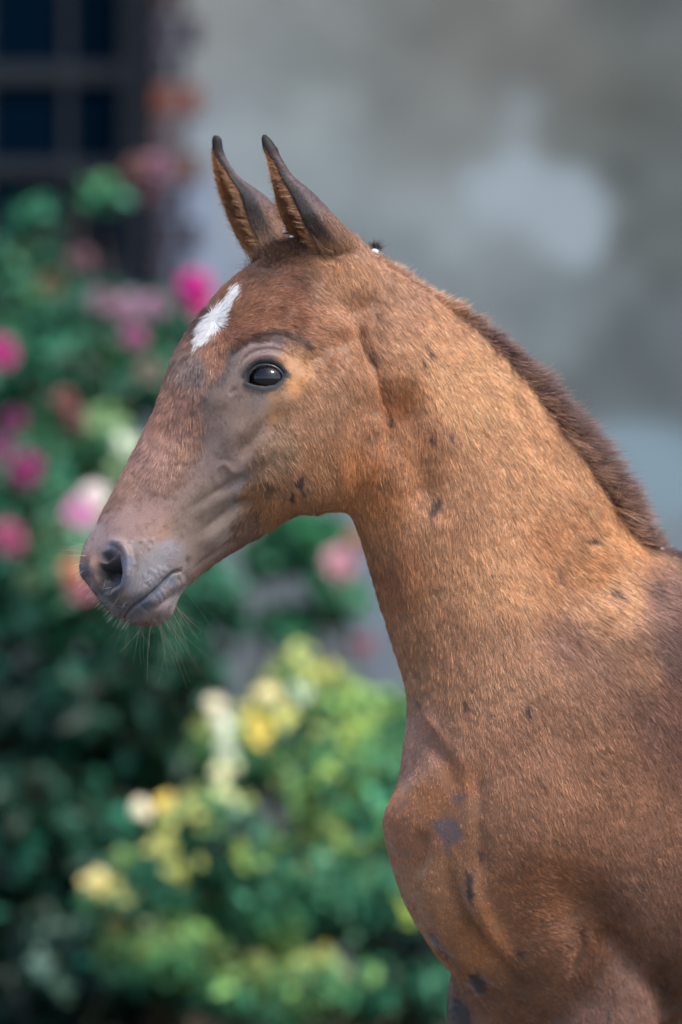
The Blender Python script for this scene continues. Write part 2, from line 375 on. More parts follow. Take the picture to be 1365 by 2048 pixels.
# smaller rose seen under the throat
rb2 = empty('rose_bush', tuple(W(620, 1300, 4.5)[:2]) + (0.0,), 'small sparse rose bush with a pale pink bloom, seen under the throat of the foal', 'rose bush', 'rose bushes along the house wall')
EB = [(600,1060,90,36,4.5,.15,1),(540,1110,60,50,4.5,.12,.8),(690,1200,50,60,4.5,.12,.6),(600,1250,90,40,4.5,.12,.8),(640,1130,60,50,4.5,.12,.5)]
leaf_part('foliage', *cloud(EB, 760, .05, colmix([(36,124,66),(52,146,92),(36,104,76),(80,166,116)])), rb2)
stems(rb2, EB, 3, stem_m, .006)
for x, y, r, c_ in [(682,1128,.044,(216,156,170)),(716,1078,.032,(180,128,98)),(726,1290,.028,(160,100,110))]: rose(rb2, x, y, 4.2, r * .85, c_, None)
# dark shrub, lower left: shade inside the rose bush put into its leaf colour
ds = empty('shaded_shrub', tuple(W(60, 1700, 3.6)[:2]) + (0.0,), 'very dark green shrub at the lower left, the shade below the roses coloured into its leaves', 'shrub')
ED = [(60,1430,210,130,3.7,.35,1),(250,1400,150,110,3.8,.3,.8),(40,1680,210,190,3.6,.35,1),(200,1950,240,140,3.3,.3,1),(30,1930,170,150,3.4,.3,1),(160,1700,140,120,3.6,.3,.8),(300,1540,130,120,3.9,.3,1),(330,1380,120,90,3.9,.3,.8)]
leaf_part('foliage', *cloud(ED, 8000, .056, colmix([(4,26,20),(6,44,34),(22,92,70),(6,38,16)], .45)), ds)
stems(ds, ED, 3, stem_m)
# yellow-green shrub, lower middle
ys = empty('golden_privet', tuple(W(600, 1800, 3.0)[:2]) + (0.0,), 'bushy yellow-green shrub with bright leaf tips, below the head of the foal', 'shrub')
EY = [(620,1400,130,90,3.3,.22,.9),(760,1440,110,110,3.3,.22,.9),(480,1500,100,110,3.2,.22,.9),(680,1600,180,150,3.1,.28,1),(430,1680,130,110,3.0,.25,1),(600,1790,230,140,3.0,.3,1),(810,1850,120,150,3.1,.25,1),
      (280,1790,120,90,2.9,.2,.9),(330,1910,150,90,2.9,.2,.8),(600,1980,260,90,2.9,.25,1),(850,2000,120,90,3.0,.2,1)]
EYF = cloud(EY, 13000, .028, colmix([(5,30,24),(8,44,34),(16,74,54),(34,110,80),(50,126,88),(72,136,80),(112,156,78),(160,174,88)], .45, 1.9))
stems(ys, EY, 4, stem_m, .006)
# shoot tips: sun glints put into pale leaf colours, leaves turned sunward
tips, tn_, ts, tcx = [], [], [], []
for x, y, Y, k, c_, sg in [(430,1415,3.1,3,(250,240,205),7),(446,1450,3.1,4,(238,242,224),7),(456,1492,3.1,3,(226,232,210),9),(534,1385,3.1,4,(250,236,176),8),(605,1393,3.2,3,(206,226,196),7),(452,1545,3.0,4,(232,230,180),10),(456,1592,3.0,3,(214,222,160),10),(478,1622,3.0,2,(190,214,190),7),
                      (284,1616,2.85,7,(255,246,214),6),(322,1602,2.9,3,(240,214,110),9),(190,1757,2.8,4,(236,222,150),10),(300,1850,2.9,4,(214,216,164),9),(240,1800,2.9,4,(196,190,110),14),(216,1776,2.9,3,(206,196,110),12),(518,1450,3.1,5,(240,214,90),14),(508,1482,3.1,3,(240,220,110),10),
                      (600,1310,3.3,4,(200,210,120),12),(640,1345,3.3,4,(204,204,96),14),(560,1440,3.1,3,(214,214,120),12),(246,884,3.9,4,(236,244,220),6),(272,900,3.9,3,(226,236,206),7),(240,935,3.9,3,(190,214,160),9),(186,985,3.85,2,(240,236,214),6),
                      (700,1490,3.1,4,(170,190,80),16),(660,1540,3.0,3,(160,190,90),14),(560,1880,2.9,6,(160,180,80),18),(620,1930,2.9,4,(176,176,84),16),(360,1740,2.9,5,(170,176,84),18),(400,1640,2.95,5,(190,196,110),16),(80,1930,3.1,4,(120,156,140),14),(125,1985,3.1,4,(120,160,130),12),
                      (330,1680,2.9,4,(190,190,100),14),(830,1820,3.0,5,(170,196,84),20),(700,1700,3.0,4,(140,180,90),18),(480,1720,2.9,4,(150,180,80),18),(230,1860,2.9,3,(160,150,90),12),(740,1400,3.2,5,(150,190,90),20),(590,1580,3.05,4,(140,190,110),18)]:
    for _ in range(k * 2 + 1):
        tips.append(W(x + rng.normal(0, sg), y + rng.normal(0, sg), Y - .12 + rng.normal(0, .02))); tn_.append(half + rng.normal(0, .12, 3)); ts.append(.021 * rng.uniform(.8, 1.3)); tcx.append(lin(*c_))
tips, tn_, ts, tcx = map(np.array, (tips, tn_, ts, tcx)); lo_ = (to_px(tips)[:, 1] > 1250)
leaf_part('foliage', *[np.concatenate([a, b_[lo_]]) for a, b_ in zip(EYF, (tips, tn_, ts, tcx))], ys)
leaf_part('highlight_foliage', *[np.concatenate([a, b_[~lo_]]) for a, b_ in zip(YF, (tips, tn_, ts, tcx))], rb)  # pale leaf colours stand in for sun highlights on the rose bush


log('setting')



# ================================================================== THE FOAL
# stations: D outline px, V outline px, yD, yV, Tn, Tf, near shape (up, mid, low), far shape (up, mid, low)
ST = [
 ((158,1146),(228,1234), -165,-165,  22, 22, (1,1,1),(1,1,1)),
 ((160,1122),(262,1246), -160,-160,  62, 60, (1,1,1),(1,1,1)),
 ((165,1098),(305,1253), -155,-155,  84, 80, (.95,1,1),(1,1,1)),
 ((176,1076),(342,1232), -150,-150,  92, 88, (.95,1,1),(1,1,1)),
 ((192,1050),(362,1190), -145,-145,  92, 88, (.92,1,1),(1,1,1)),
 ((212,1012),(390,1160), -140,-140,  86, 82, (.9,1,.98),(1.02,1,1)),
 ((242,955),(432,1126), -130,-130,  82, 80, (.9,1,.95),(1.05,1,1)),
 ((272,895),(482,1095), -120,-120,  88, 86, (.88,1,.92),(1.05,1,1)),
 ((300,842),(530,1068), -110,-110,  98, 98, (.86,1,.9),(1.05,1,1)),
 ((322,788),(566,1045), -102,-102, 116,112, (.85,1,.9),(1.08,1,1)),
 ((340,733),(595,1028),  -95, -95, 134,128, (.84,1.02,.85),(1.12,1,1)),
 ((362,685),(622,1025),  -88, -88, 146,140, (.84,1.02,.8),(1.18,1,1)),
 ((396,634),(646,1023),  -78, -80, 150,145, (.84,1,.8),(1.12,1,1)),
 ((444,578),(668,1022),  -66, -70, 150,145, (.84,1,.8),(1.08,1,1)),
 ((505,528),(684,1022),  -50, -60, 146,142, (.86,1,.8),(1.05,1,1)),
 ((590,482),(695,1026),  -35, -50, 138,135, (.88,1,.85),(1,1,1)),
 ((680,474),(704,1036),  -20, -40, 122,120, (.85,1,.9),(1,1,1)),
 ((752,514),(714,1056),  -10, -30, 108,108, (.75,1,.95),(1,1,1)),
 ((826,562),(724,1085),    0, -20, 102,104, (.7,1,1),(1,1,1)),
 ((901,611),(738,1130),   10, -10, 100,104, (.66,.98,1.02),(1,1,1)),
 ((975,664),(754,1188),   18,   0, 104,108, (.66,.96,1.05),(1,1,1)),
 ((1046,730),(774,1254),  28,  10, 112,116, (.68,.96,1.05),(1,1,1)),
 ((1112,805),(794,1318),  40,  20, 126,128, (.72,.98,1.05),(1,1,1)),
 ((1169,884),(812,1378),  55,  30, 146,146, (.76,1,1.02),(1,1,1)),
 ((1234,975),(814,1430), 75,  35, 172,170, (.8,1,.98),(1,1,1)),
 ((1292,1072),(806,1500), 100, 40, 202,196, (.82,1,.92),(1,1,1)),
 ((1370,1118),(796,1565), 135, 42, 234,224, (.85,1,.86),(1,1,1)),
 ((1450,1130),(770,1630), 180, 44, 262,248, (.9,1,.84),(1,1,1)),
 ((1540,1130),(776,1700), 230, 48, 285,265, (.95,1,.86),(1,1,1)),
 ((1620,1134),(800,1784), 275, 55, 300,275, (1,1,.9),(1,1,1)),
 ((1700,1142),(842,1866), 320, 70, 305,280, (1,1,.92),(1,1,1)),
 ((1790,1152),(915,1960), 370, 110, 305,282, (1,1,.95),(1,1,1)),
 ((1890,1158),(1090,2075), 430,190, 308,286, (1,1,1),(1,1,1)),
 ((2010,1156),(1400,2090), 520,350, 315,295, (1,1,1),(1,1,1)),
 ((2150,1142),(1760,2080), 650,530, 310,295, (1,1,1),(1,1,1)),
 ((2300,1130),(2080,2000), 790,690, 285,280, (1,1,1),(1,1,1)),
 ((2440,1150),(2330,1890), 910,840, 250,250, (1,1,1),(1,1,1)),
 ((2540,1230),(2490,1700),1000,960, 180,180, (1,1,1),(1,1,1)),
 ((2575,1340),(2560,1480),1040,1030, 60, 60, (1,1,1),(1,1,1)),
]
rows = np.array([[*d, *v, yd, yv, tn, tf, *n, *f] for d, v, yd, yv, tn, tf, n, f in ST], float)
NS, NA = 220, 120
R_ = catmull(rows, NS)
th = np.linspace(0, 2 * np.pi, NA, endpoint=False)
u = (1 - np.cos(th)) / 2; s_ = np.sin(th)
verts = np.zeros((NS, NA, 3))
uc = np.array([0.0, .15, .5, .85, 1.0])
for k in range(NS):
    r = R_[k]
    px = r[0] + (r[2] - r[0]) * u; py = r[1] + (r[3] - r[1]) * u
    yc = r[4] + (r[5] - r[4]) * u
    nsh = np.interp(u, uc, [r[8], r[8], r[9], r[10], r[10]]); fsh = np.interp(u, uc, [r[11], r[11], r[12], r[13], r[13]])
    y = np.where(s_ >= 0, yc - r[6] * s_ * nsh, yc - r[7] * s_ * fsh)
    verts[k] = P(px, py, y)
V0 = verts.reshape(-1, 3); F0 = []
for k in range(NS - 1):
    for j in range(NA):
        j2 = (j + 1) % NA
        F0.append([k * NA + j, (k + 1) * NA + j, (k + 1) * NA + j2, k * NA + j2])
F0.append(list(range(NA))); F0.append([(NS - 1) * NA + j for j in range(NA)][::-1])

def leg(pts, rad):
    p = np.array([P(a, b, c) for a, b, c in pts]); return tube(p, np.array(rad) * S, 28, 8)
near_fore = leg([(1168,1830,60),(1180,1880,48),(1196,1920,70),(1208,1960,98),(1212,2000,114),(1208,2050,126),(1198,2140,95),(1180,2400,-60),(1180,2620,-55),(1180,2720,-50),(1185,2950,-40),(1190,3060,-40),(1165,3190,-60),(1150,3290,-75)],
                [20,46,66,86,100,108,98,62,50,44,30,38,28,30])
far_fore = leg([(1010,1880,230),(988,1990,228),(985,2130,215),(990,2400,200),(985,2600,195),(985,2700,195),(990,2890,205),(995,2990,200),(975,3110,185),(960,3190,170)],
               [85,97,84,60,48,42,30,37,28,30])
near_hind = leg([(2360,1600,700),(2330,1900,640),(2330,2100,620),(2400,2350,680),(2420,2500,700),(2380,2750,690),(2370,2860,690),(2330,2960,670),(2310,3020,655)],
                [210,170,120,65,52,36,40,30,32])
far_hind = leg([(2360,1600,1050),(2300,1850,1080),(2290,2050,1080),(2350,2250,1130),(2370,2380,1150),(2330,2580,1140),(2320,2680,1140),(2290,2760,1120),(2275,2810,1110)],
               [200,160,115,65,52,36,40,30,32])
Vb, Fb = join([(V0, F0), near_fore, far_fore, near_hind, far_hind])
foal = empty('foal', (0.30, 0.10, 0.0), 'young chestnut brown foal with a white star, standing in front of the garden wall', 'foal')
base = mesh_obj('body', Vb, Fb)
rm = base.modifiers.new('r', 'REMESH'); rm.mode = 'VOXEL'; rm.voxel_size = 0.0024; rm.adaptivity = 0
dg = bpy.context.evaluated_depsgraph_get()
me = bpy.data.meshes.new_from_object(base.evaluated_get(dg))
bpy.data.objects.remove(base)
log('remesh', len(me.vertices))

def mesh_arrays(me):
    v = np.empty(len(me.vertices) * 3); me.vertices.foreach_get('co', v); v = v.reshape(-1, 3)
    e = np.empty(len(me.edges) * 2, np.int64); me.edges.foreach_get('vertices', e); e = e.reshape(-1, 2)
    return v, e
def laplace(v, e, it, w=0.5, mask=None):
    n = len(v); deg = np.bincount(e.ravel(), minlength=n).astype(float)[:, None]; deg[deg == 0] = 1
    for _ in range(it):
        acc = np.stack([np.bincount(e[:, 0], v[e[:, 1], c], n) + np.bincount(e[:, 1], v[e[:, 0], c], n) for c in range(3)], -1)
        d = acc / deg - v
        if mask is not None: d *= mask[:, None]
        v = v + w * d
    return v
v, e = mesh_arrays(me)
px = to_px(v)
# smooth the joints of legs and trunk more than the rest
jm = smooth01((px[:, 1] - 1800) / 150) * smooth01((2500 - px[:, 1]) / 150)
v = laplace(v, e, 10)
v = laplace(v, e, 60, 0.6, jm)
me.vertices.foreach_set('co', v.ravel())
# finer faces on the head
bm = bmesh.new(); bm.from_mesh(me)
px = to_px(v); headm = (px[:, 0] < 700) & (px[:, 1] < 1270) & (v[:, 1] < -0.02)
hi = set(np.nonzero(headm)[0].tolist())
es = [ed for ed in bm.edges if ed.verts[0].index in hi and ed.verts[1].index in hi]
bmesh.ops.subdivide_edges(bm, edges=es, cuts=1, use_grid_fill=True)
bmesh.ops.triangulate(bm, faces=[f for f in bm.faces if len(f.verts) > 4])
bm.normal_update(); bm.to_mesh(me); bm.free()
v, e = mesh_arrays(me); px = to_px(v)
v = laplace(v, e, 3, 0.5, smooth01((720 - px[:, 0]) / 20) * (px[:, 1] < 1300))
me.vertices.foreach_set('co', v.ravel()); me.update()
nrm = np.empty(len(v) * 3); me.vertices.foreach_get('normal', nrm); nrm = nrm.reshape(-1, 3)
log('fine mesh', len(v))
px = to_px(v)
near = smooth01((-nrm[:, 1] + 0.05) / 0.35)            # faces turned to the lens side
disp = np.zeros(len(v))
def gauss(d, s): return np.exp(-(d / s) ** 2)
def ridge(pts, sig, amp, taper=True):
    """raised (amp>0) or sunk (amp<0) line, px; sig may be (start,end)"""
    pts = np.asarray(pts, float); sm = max(sig) if isinstance(sig, tuple) else sig
    if len(pts) > 2: pts = catmull(pts, len(pts) * 5)
    lo, hi = pts.min(0) - 3 * sm, pts.max(0) + 3 * sm
    m = np.nonzero((px[:, 0] > lo[0]) & (px[:, 0] < hi[0]) & (px[:, 1] > lo[1]) & (px[:, 1] < hi[1]) & (near > 0))[0]
    if not len(m): return
    d, t = d_line(px[m], pts)
    sg = sig[0] + (sig[1] - sig[0]) * t if isinstance(sig, tuple) else sig
    a = amp * (smooth01(np.minimum(t, 1 - t) * 3.4) if taper and len(pts) > 1 else 1)
    disp[m] += a * gauss(d, sg) * near[m]
def plate(poly, soft, amp, blur=None):
    poly = np.asarray(poly, float); lo, hi = poly.min(0) - 3 * soft, poly.max(0) + 3 * soft
    m = np.nonzero((px[:, 0] > lo[0]) & (px[:, 0] < hi[0]) & (px[:, 1] > lo[1]) & (px[:, 1] < hi[1]) & (near > 0))[0]
    if not len(m): return
    disp[m] += amp * smooth01(sd_poly(px[m], poly) / soft * 0.5 + 0.5) * near[m]
blob = lambda x, y, s, a: ridge([(x, y)], s, a)
# ---- skull, cheek and face
blob(528, 742, 82, 16)                                   # orbit
ridge([(462,722),(480,690),(520,668),(566,668),(606,690)], 20, 9)       # brow
ridge([(476,716),(500,694),(540,688),(584,702)], 9, -4)
ridge([(600,735),(640,716),(662,716)], 22, -11)          # hollow behind the eye
ridge([(566,632),(620,640),(668,652),(694,690)], 26, 10) # arch to the jaw joint
blob(676, 656, 26, 7)
ridge([(600,560),(640,560),(690,606),(720,660)], 22, -8)
ridge([(712,640),(738,712),(765,780),(778,850),(772,910),(745,965)], 17, -24)   # behind the jaw
plate([(600,760),(700,700),(740,760),(765,840),(755,920),(700,985),(620,1010),(540,1020),(520,960),(560,860)], 50, 17)   # cheek muscle
ridge([(752,800),(762,860),(748,925),(700,975)], 24, 9)
ridge([(440,800),(480,830),(520,850)], 26, -5)
ridge([(574,800),(540,850),(500,890),(470,925)], 22, -7)
ridge([(560,862),(520,900),(480,935),(440,952)], 15, 5)  # facial crest
ridge([(445,800),(420,860),(380,925)], 40, -4)
ridge([(498,930),(472,945),(448,928),(428,950),(440,975)], 6, 1.8)          # veins
ridge([(490,945),(455,970),(420,992)], 6, -2)
ridge([(508,968),(470,985),(420,1010),(385,1045)], 13, 4)
ridge([(500,950),(462,968),(410,1000),(370,1030)], 9, -3.5)
ridge([(512,990),(470,1012),(425,1048),(388,1085)], 10, -6)
ridge([(520,1005),(480,1030),(440,1062),(395,1105)], 14, 4.5)
ridge([(500,1062),(460,1085),(410,1120),(378,1150)], 5, -3)
ridge([(566,860),(545,930),(528,990)], 18, 4)
ridge([(380,690),(352,760),(320,840),(270,930)], 18, 3)
blob(360, 900, 60, -3)
# ---- eye opening: almond pushed in, lids raised round it
EYE = [(494,769),(497,751),(506,737),(521,730),(541,730),(557,737),(567,750),(562,764),(549,774),(530,778),(510,775)]
m = np.nonzero((np.abs(px[:, 0] - 530) < 80) & (np.abs(px[:, 1] - 750) < 80) & (near > 0))[0]
sd_ = sd_poly(px[m], EYE)
disp[m] += 2.0 * gauss(sd_ + 8, 9) * near[m]
disp[m] -= 46 * smooth01((sd_ - 1) / 6)
ridge([(484,764),(492,742),(508,725),(534,717),(560,722),(578,740)], 8, 8)          # upper lid fold
ridge([(474,757),(486,729),(506,710),(536,702),(566,708),(588,730)], 4, -6)
ridge([(474,776),(460,792)], 5, -3)
# ---- nostril
NOS = [(198,1124),(205,1108),(221,1098),(234,1104),(241,1122),(242,1147),(238,1166),(231,1180),(219,1190),(205,1190),(196,1174),(193,1152),(194,1134)]
m = np.nonzero((px[:, 0] < 320) & (px[:, 1] > 1040) & (px[:, 1] < 1260) & (near > 0))[0]
sd_ = sd_poly(px[m], NOS)
disp[m] -= 26 * smooth01((sd_ + 2) / 14)
deep = sd_poly(px[m], [(201,1138),(220,1122),(238,1112),(243,1146),(238,1170),(222,1178),(203,1168)])
disp[m] -= 62 * smooth01((deep + 4) / 11)
ridge([(207,1092),(226,1084),(246,1092),(256,1114),(256,1142),(250,1166),(238,1188)], 8.5, 10)
ridge([(196,1128),(212,1124),(232,1106)], 6, 15)        # fold inside
ridge([(188,1110),(184,1140),(188,1172),(200,1196)], 7, 4)
ridge([(262,1090),(270,1120),(266,1150),(254,1176),(240,1200)], 5, -3)
ridge([(172,1110),(176,1150),(190,1190)], 6, -3)
# ---- lips and chin
MOUTH = [(362,1141),(344,1147),(331,1160),(316,1175),(299,1189),(281,1203),(268,1212),(254,1226),(246,1242)]
ridge(MOUTH, 3.2, -11, False)
ridge([(350,1128),(322,1146),(300,1166),(276,1188),(250,1200)], 10, 4)
ridge([(362,1156),(345,1168),(326,1184),(304,1200),(284,1216)], 9, 7)
ridge([(366,1172),(348,1190),(322,1206),(300,1222)], 5, -3.5)
blob(325, 1222, 26, 7)
blob(342, 1112, 30, 5)
ridge([(226,1209),(252,1212),(268,1211)], 2.5, -3.5)
ridge([(206,1204),(236,1218),(256,1222)], 2.5, -2)
ridge([(378,1108),(372,1135),(366,1165)], 7, -4)
for k in range(12):                                      # wrinkles of the lower lip
    t = k / 11; x, y = 360 - 72 * t, 1152 + 62 * t
    j_ = rng.normal(0, 1.6, 4); ridge([(x - 5 + j_[0], y - 3 + j_[1]), (x + 5 + j_[2], y + 7 + j_[3])], 1.9, -rng.uniform(.8, 2.4), False)
for k in range(9):
    t = k / 8; x, y = 346 - 46 * t, 1138 + 36 * t
    j_ = rng.normal(0, 1.6, 2); ridge([(x + 1, y), (x - 7 + j_[0], y - 7 + j_[1])], 2, -rng.uniform(.6, 1.7), False)
for x, y in [(261,1112),(268,1128),(262,1142),(259,1150),(300,1096),(283,1108),(262,1085),(305,1080),(286,1082),(310,1145),(318,1136),(302,1140),(290,1152)]:
    blob(x, y, 3, 2)
# ---- poll, neck, shoulder, chest
ridge([(640,500),(690,500),(718,560),(726,620)], 36, 20)
ridge([(735,525),(742,600),(752,660),(775,730)], 13, -9)
ridge([(800,740),(822,820),(838,900),(850,980),(845,1060)], 36, -24)        # jugular side
ridge([(760,860),(792,950),(806,1060),(815,1180),(835,1290)], 30, 7)
ridge([(1000,760),(1040,850),(1090,930),(1130,985)], 18, -4)
ridge([(960,720),(1010,830),(1060,930),(1090,1020)], 45, 7)
ridge([(1090,1000),(1110,1120),(1130,1250),(1105,1340)], 40, -8)
ridge([(1230,1040),(1225,1130),(1240,1230),(1260,1330)], 45, 10)
ridge([(1150,1000),(1180,1060),(1200,1110)], 14, -5)
blob(960, 1250, 110, 6)
ridge([(815,1375),(840,1450),(880,1500),(905,1560),(905,1600)], 20, -10)    # foot of the neck
ridge([(835,1400),(860,1440),(888,1480),(896,1530)], 9, 5)
ridge([(955,1500),(958,1600),(962,1690),(985,1790)], 16, -7)
ridge([(925,1480),(940,1600),(950,1680)], 18, 3)
blob(800, 1645, 50, 10)
ridge([(848,1650),(846,1700),(838,1760)], 13, -10)
ridge([(862,1700),(858,1780),(880,1850),(930,1920),(990,1990)], 22, 10)
ridge([(898,1690),(905,1760),(932,1830),(985,1900),(1040,1960),(1080,2010)], 14, -17)
ridge([(925,1700),(945,1790),(985,1870),(1050,1970),(1085,2048)], 20, 13)
ridge([(872,1890),(910,1925),(960,1968),(1040,2030)], 13, -13)
ridge([(898,1928),(930,1965),(985,2030)], 9, 5)
ridge([(905,1930),(950,1990),(990,2060)], 6, -6)
ridge([(1010,1780),(1000,1850),(1045,1950),(1080,2040)], 24, -6)
blob(1120, 1620, 120, 12)
blob(1290, 1700, 110, 5)
ridge([(1080,1790),(1150,1800),(1210,1835),(1260,1900),(1330,1960)], 48, -22)
ridge([(1200,1845),(1240,1900),(1290,1950),(1340,2010)], 24, -14)
blob(1110, 1900, 52, 12)
ridge([(1155,1850),(1160,1900),(1135,1955)], 12, -8)

ridge([(1330,1960),(1338,2048)], 16, -14)

wm = smooth01(1 - np.hypot((px[:, 0] - 1240) / 130, (px[:, 1] - 1180) / 190)) * near
disp += wm * (3.0 * vnoise(v, 55, 81) + 2.0 * vnoise(v, 120, 82))

ridge([(700,652),(728,712),(748,760),(758,820),(752,890),(722,950),(690,990)], 12, 8)
ridge([(716,640),(748,706),(770,750)], 10, -14)

disp_m = disp * S
v2 = v + nrm * disp_m[:, None]
# mirror the head's relief to its far side
from mathutils.kdtree import KDTree
hn = np.array([0.20, 1.0, 0.06]); hn /= np.linalg.norm(hn); hc = P(520, 780, -92)
far = np.nonzero((px[:, 0] < 760) & (px[:, 1] < 1270) & (nrm[:, 1] > 0.1))[0]
src = np.nonzero((px[:, 0] < 760) & (px[:, 1] < 1270) & (near > 0.3) & (np.abs(disp) > 0.3))[0]
if len(src) > 200000: src = src[::2]
kd = KDTree(len(src))
for i, k in enumerate(src): kd.insert(v[k], i)
kd.balance()
mir = v[far] - 2 * ((v[far] - hc) @ hn)[:, None] * hn
for i, q in zip(far if len(src) else [], mir):
    c, j, d = kd.find(q)
    if d < 0.008: v2[i] += nrm[i] * disp_m[src[j]] * 0.7
v = laplace(v2, e, 1, 0.4)
me.vertices.foreach_set('co', v.ravel()); me.update()
me.vertices.foreach_get('normal', (_n := np.empty(len(v) * 3))); nrm = _n.reshape(-1, 3)
px = to_px(v)
log('sculpted')
# ================================================================== coat colour, hair length and lie, all kept on the animal
def blend(pts, anchors, vals, sig):
    """smooth blend of anchored values; pts (N,2)"""
    a = np.asarray(anchors, float); vals = np.asarray(vals, float)
    num = np.zeros((len(pts), vals.shape[1])); den = np.zeros(len(pts))
    for k in range(len(a)):
        d2 = ((pts - a[k]) ** 2).sum(1)
        w = 1.0 / (d2 / sig[k] ** 2 + 0.15) ** 2 if np.ndim(sig) else 1.0 / (d2 + sig ** 2) ** 2
        num += w[:, None] * vals[k]; den += w
    return num / den[:, None]
FLOW = np.array([(450,600,.6,-.8),(400,690,-.3,1),(390,640,-.9,.3),(480,595,.7,-.7),(350,800,-.25,1),(300,900,-.4,.92),(250,1000,-.4,.92),(400,860,.3,.95),(340,930,.02,1),
 (430,700,.15,1),(480,650,.8,.1),(540,620,1,.1),(520,560,.7,-.5),(580,580,1,.1),(640,640,.95,.3),(700,700,.5,.85),(600,670,.95,.3),(420,760,.2,1),
 (620,850,.5,.85),(700,820,.42,.9),(560,930,.6,.8),(650,960,.6,.8),(740,880,.2,.98),(720,950,.1,1),(600,1010,.3,.95),(520,1050,-.1,1),(460,1000,-.5,.8),(400,1080,-.6,.7),(300,1080,-.6,.7),(230,1150,-.4,.9),(330,1200,-.5,.8),
 (680,540,.35,.93),(640,590,.5,.8),(740,560,.35,.93),(740,700,.55,.83),(780,600,.6,.8),(850,650,.65,.76),(850,750,.4,.92),(830,870,.1,1),(900,850,.3,.95),(930,700,.7,.7),
 (950,760,.6,.8),(1000,850,.5,.86),(1060,900,.5,.86),(1120,960,.5,.86),(800,1000,.05,1),(740,1080,.25,.97),(900,1050,.12,.99),(1000,1050,.3,.95),(1100,1050,.6,.8),(850,1250,.12,.99),(800,1200,.2,.98),
 (1000,1250,.3,.95),(1100,1200,.55,.83),(1200,1150,.8,.6),(1250,1200,.9,.45),(1300,1300,.7,.7),(1340,1150,.9,.4),(1150,1350,.5,.86),(900,1400,.2,.98),(1100,1500,.35,.94),
 (1250,1500,.55,.83),(850,1500,.3,.95),(860,1650,.05,1),(920,1650,.05,1),(1000,1600,.15,.98),(1100,1650,.5,.85),(1020,1750,.6,.8),(1040,1850,.97,.25),(1100,1900,.99,.1),
 (1100,1780,.85,.5),(1250,1700,.5,.87),(1300,1850,.45,.9),(1200,1950,.4,.9),(800,1600,-.1,1),(800,1700,-.1,1),(820,1800,.3,.95),(900,1850,.4,.9),(960,1960,.6,.8),(1000,1920,.5,.85),
 (1220,2100,.1,1),(1000,2150,.1,1),(1500,1500,.7,.7),(1800,1700,.9,.3),(2200,1600,.9,.4)])
FLOW[:, 2:] /= np.linalg.norm(FLOW[:, 2:], axis=1)[:, None]
def flow(p2):
    f = blend(p2, FLOW[:, :2], FLOW[:, 2:], 30.0)
    return f / np.linalg.norm(f, axis=1)[:, None]

# smooth, fine-haired part of the face
FACE = [(462,700),(442,745),(412,775),(396,812),(408,850),(398,885),(372,930),(345,972),(280,985),(225,1000),(140,1060),(120,1260),(390,1270),(400,1150),(452,1108),(468,1075),(484,1035),
        (480,990),(500,940),(520,890),(556,850),(588,805),(622,772),(634,730),(612,698),(570,672),(540,664),(500,676)]
STAR = [(384,700),(391,674),(398,650),(412,631),(425,616),(440,599),(452,582),(466,573),(478,583),(471,603),(453,630),(449,648),(434,667),(409,686),(394,696)]
SPOTS = [ # polygons of dark bare-looking marks on the coat
 [(590,950),(606,945),(612,965),(598,978),(588,966)], [(576,972),(590,978),(586,998),(576,996)], [(528,955),(540,962),(545,985),(532,978)], [(612,972),(620,975),(616,985)],
 [(846,684),(852,684),(862,706),(856,710)], [(842,712),(848,722),(845,728)], [(770,822),(778,820),(788,846),(776,852)], [(786,840),(792,836),(792,846)],
 [(866,990),(880,984),(883,1000),(872,1028),(862,1040),(863,1010)], [(902,848),(908,860),(906,884),(902,872)], [(860,850),(868,856),(864,880)],
 [(1168,1062),(1176,1060),(1190,1078),(1184,1084),(1166,1074)], [(1192,1060),(1206,1060),(1202,1072)],
 [(1052,1408),(1060,1412),(1062,1436),(1056,1440)], [(828,1395),(838,1402),(836,1412)], [(925,1400),(934,1405),(930,1420)],
 [(960,1700),(966,1712),(964,1732),(960,1722)], [(930,1740),(948,1744),(948,1760),(945,1775),(950,1795),(944,1804),(934,1795),(932,1770)],
 [(854,1857),(866,1862),(884,1890),(900,1908),(892,1912),(870,1894)], [(935,1948),(958,1945),(972,1965),(974,1992),(958,1990),(936,1966)],
 [(901,1962),(908,1985),(925,2000),(938,2020),(945,2060),(898,2060)], [(1030,1898),(1046,1904),(1048,1918),(1034,1914)], [(1212,2018),(1222,2020),(1218,2048)], [(1150,1856),(1162,1856),(1158,1872)],
 [(738,690),(748,712),(752,735),(742,725)],[(508,1012),(518,1020),(514,1030)],[(1110,1130),(1118,1142),(1112,1160)],[(1215,1175),(1232,1180),(1240,1196),(1222,1190)],[(1300,1150),(1312,1160),(1306,1172)],[(600,968),(608,980),(602,992)],
]
GREYS = [ [(862,1636),(892,1632),(916,1640),(928,1655),(926,1680),(905,1690),(900,1715),(890,1710),(884,1680),(870,1664)], [(898,1578),(912,1586),(934,1584),(930,1596),(918,1608),(906,1600)] ]
def C(*a): return lin(*a)
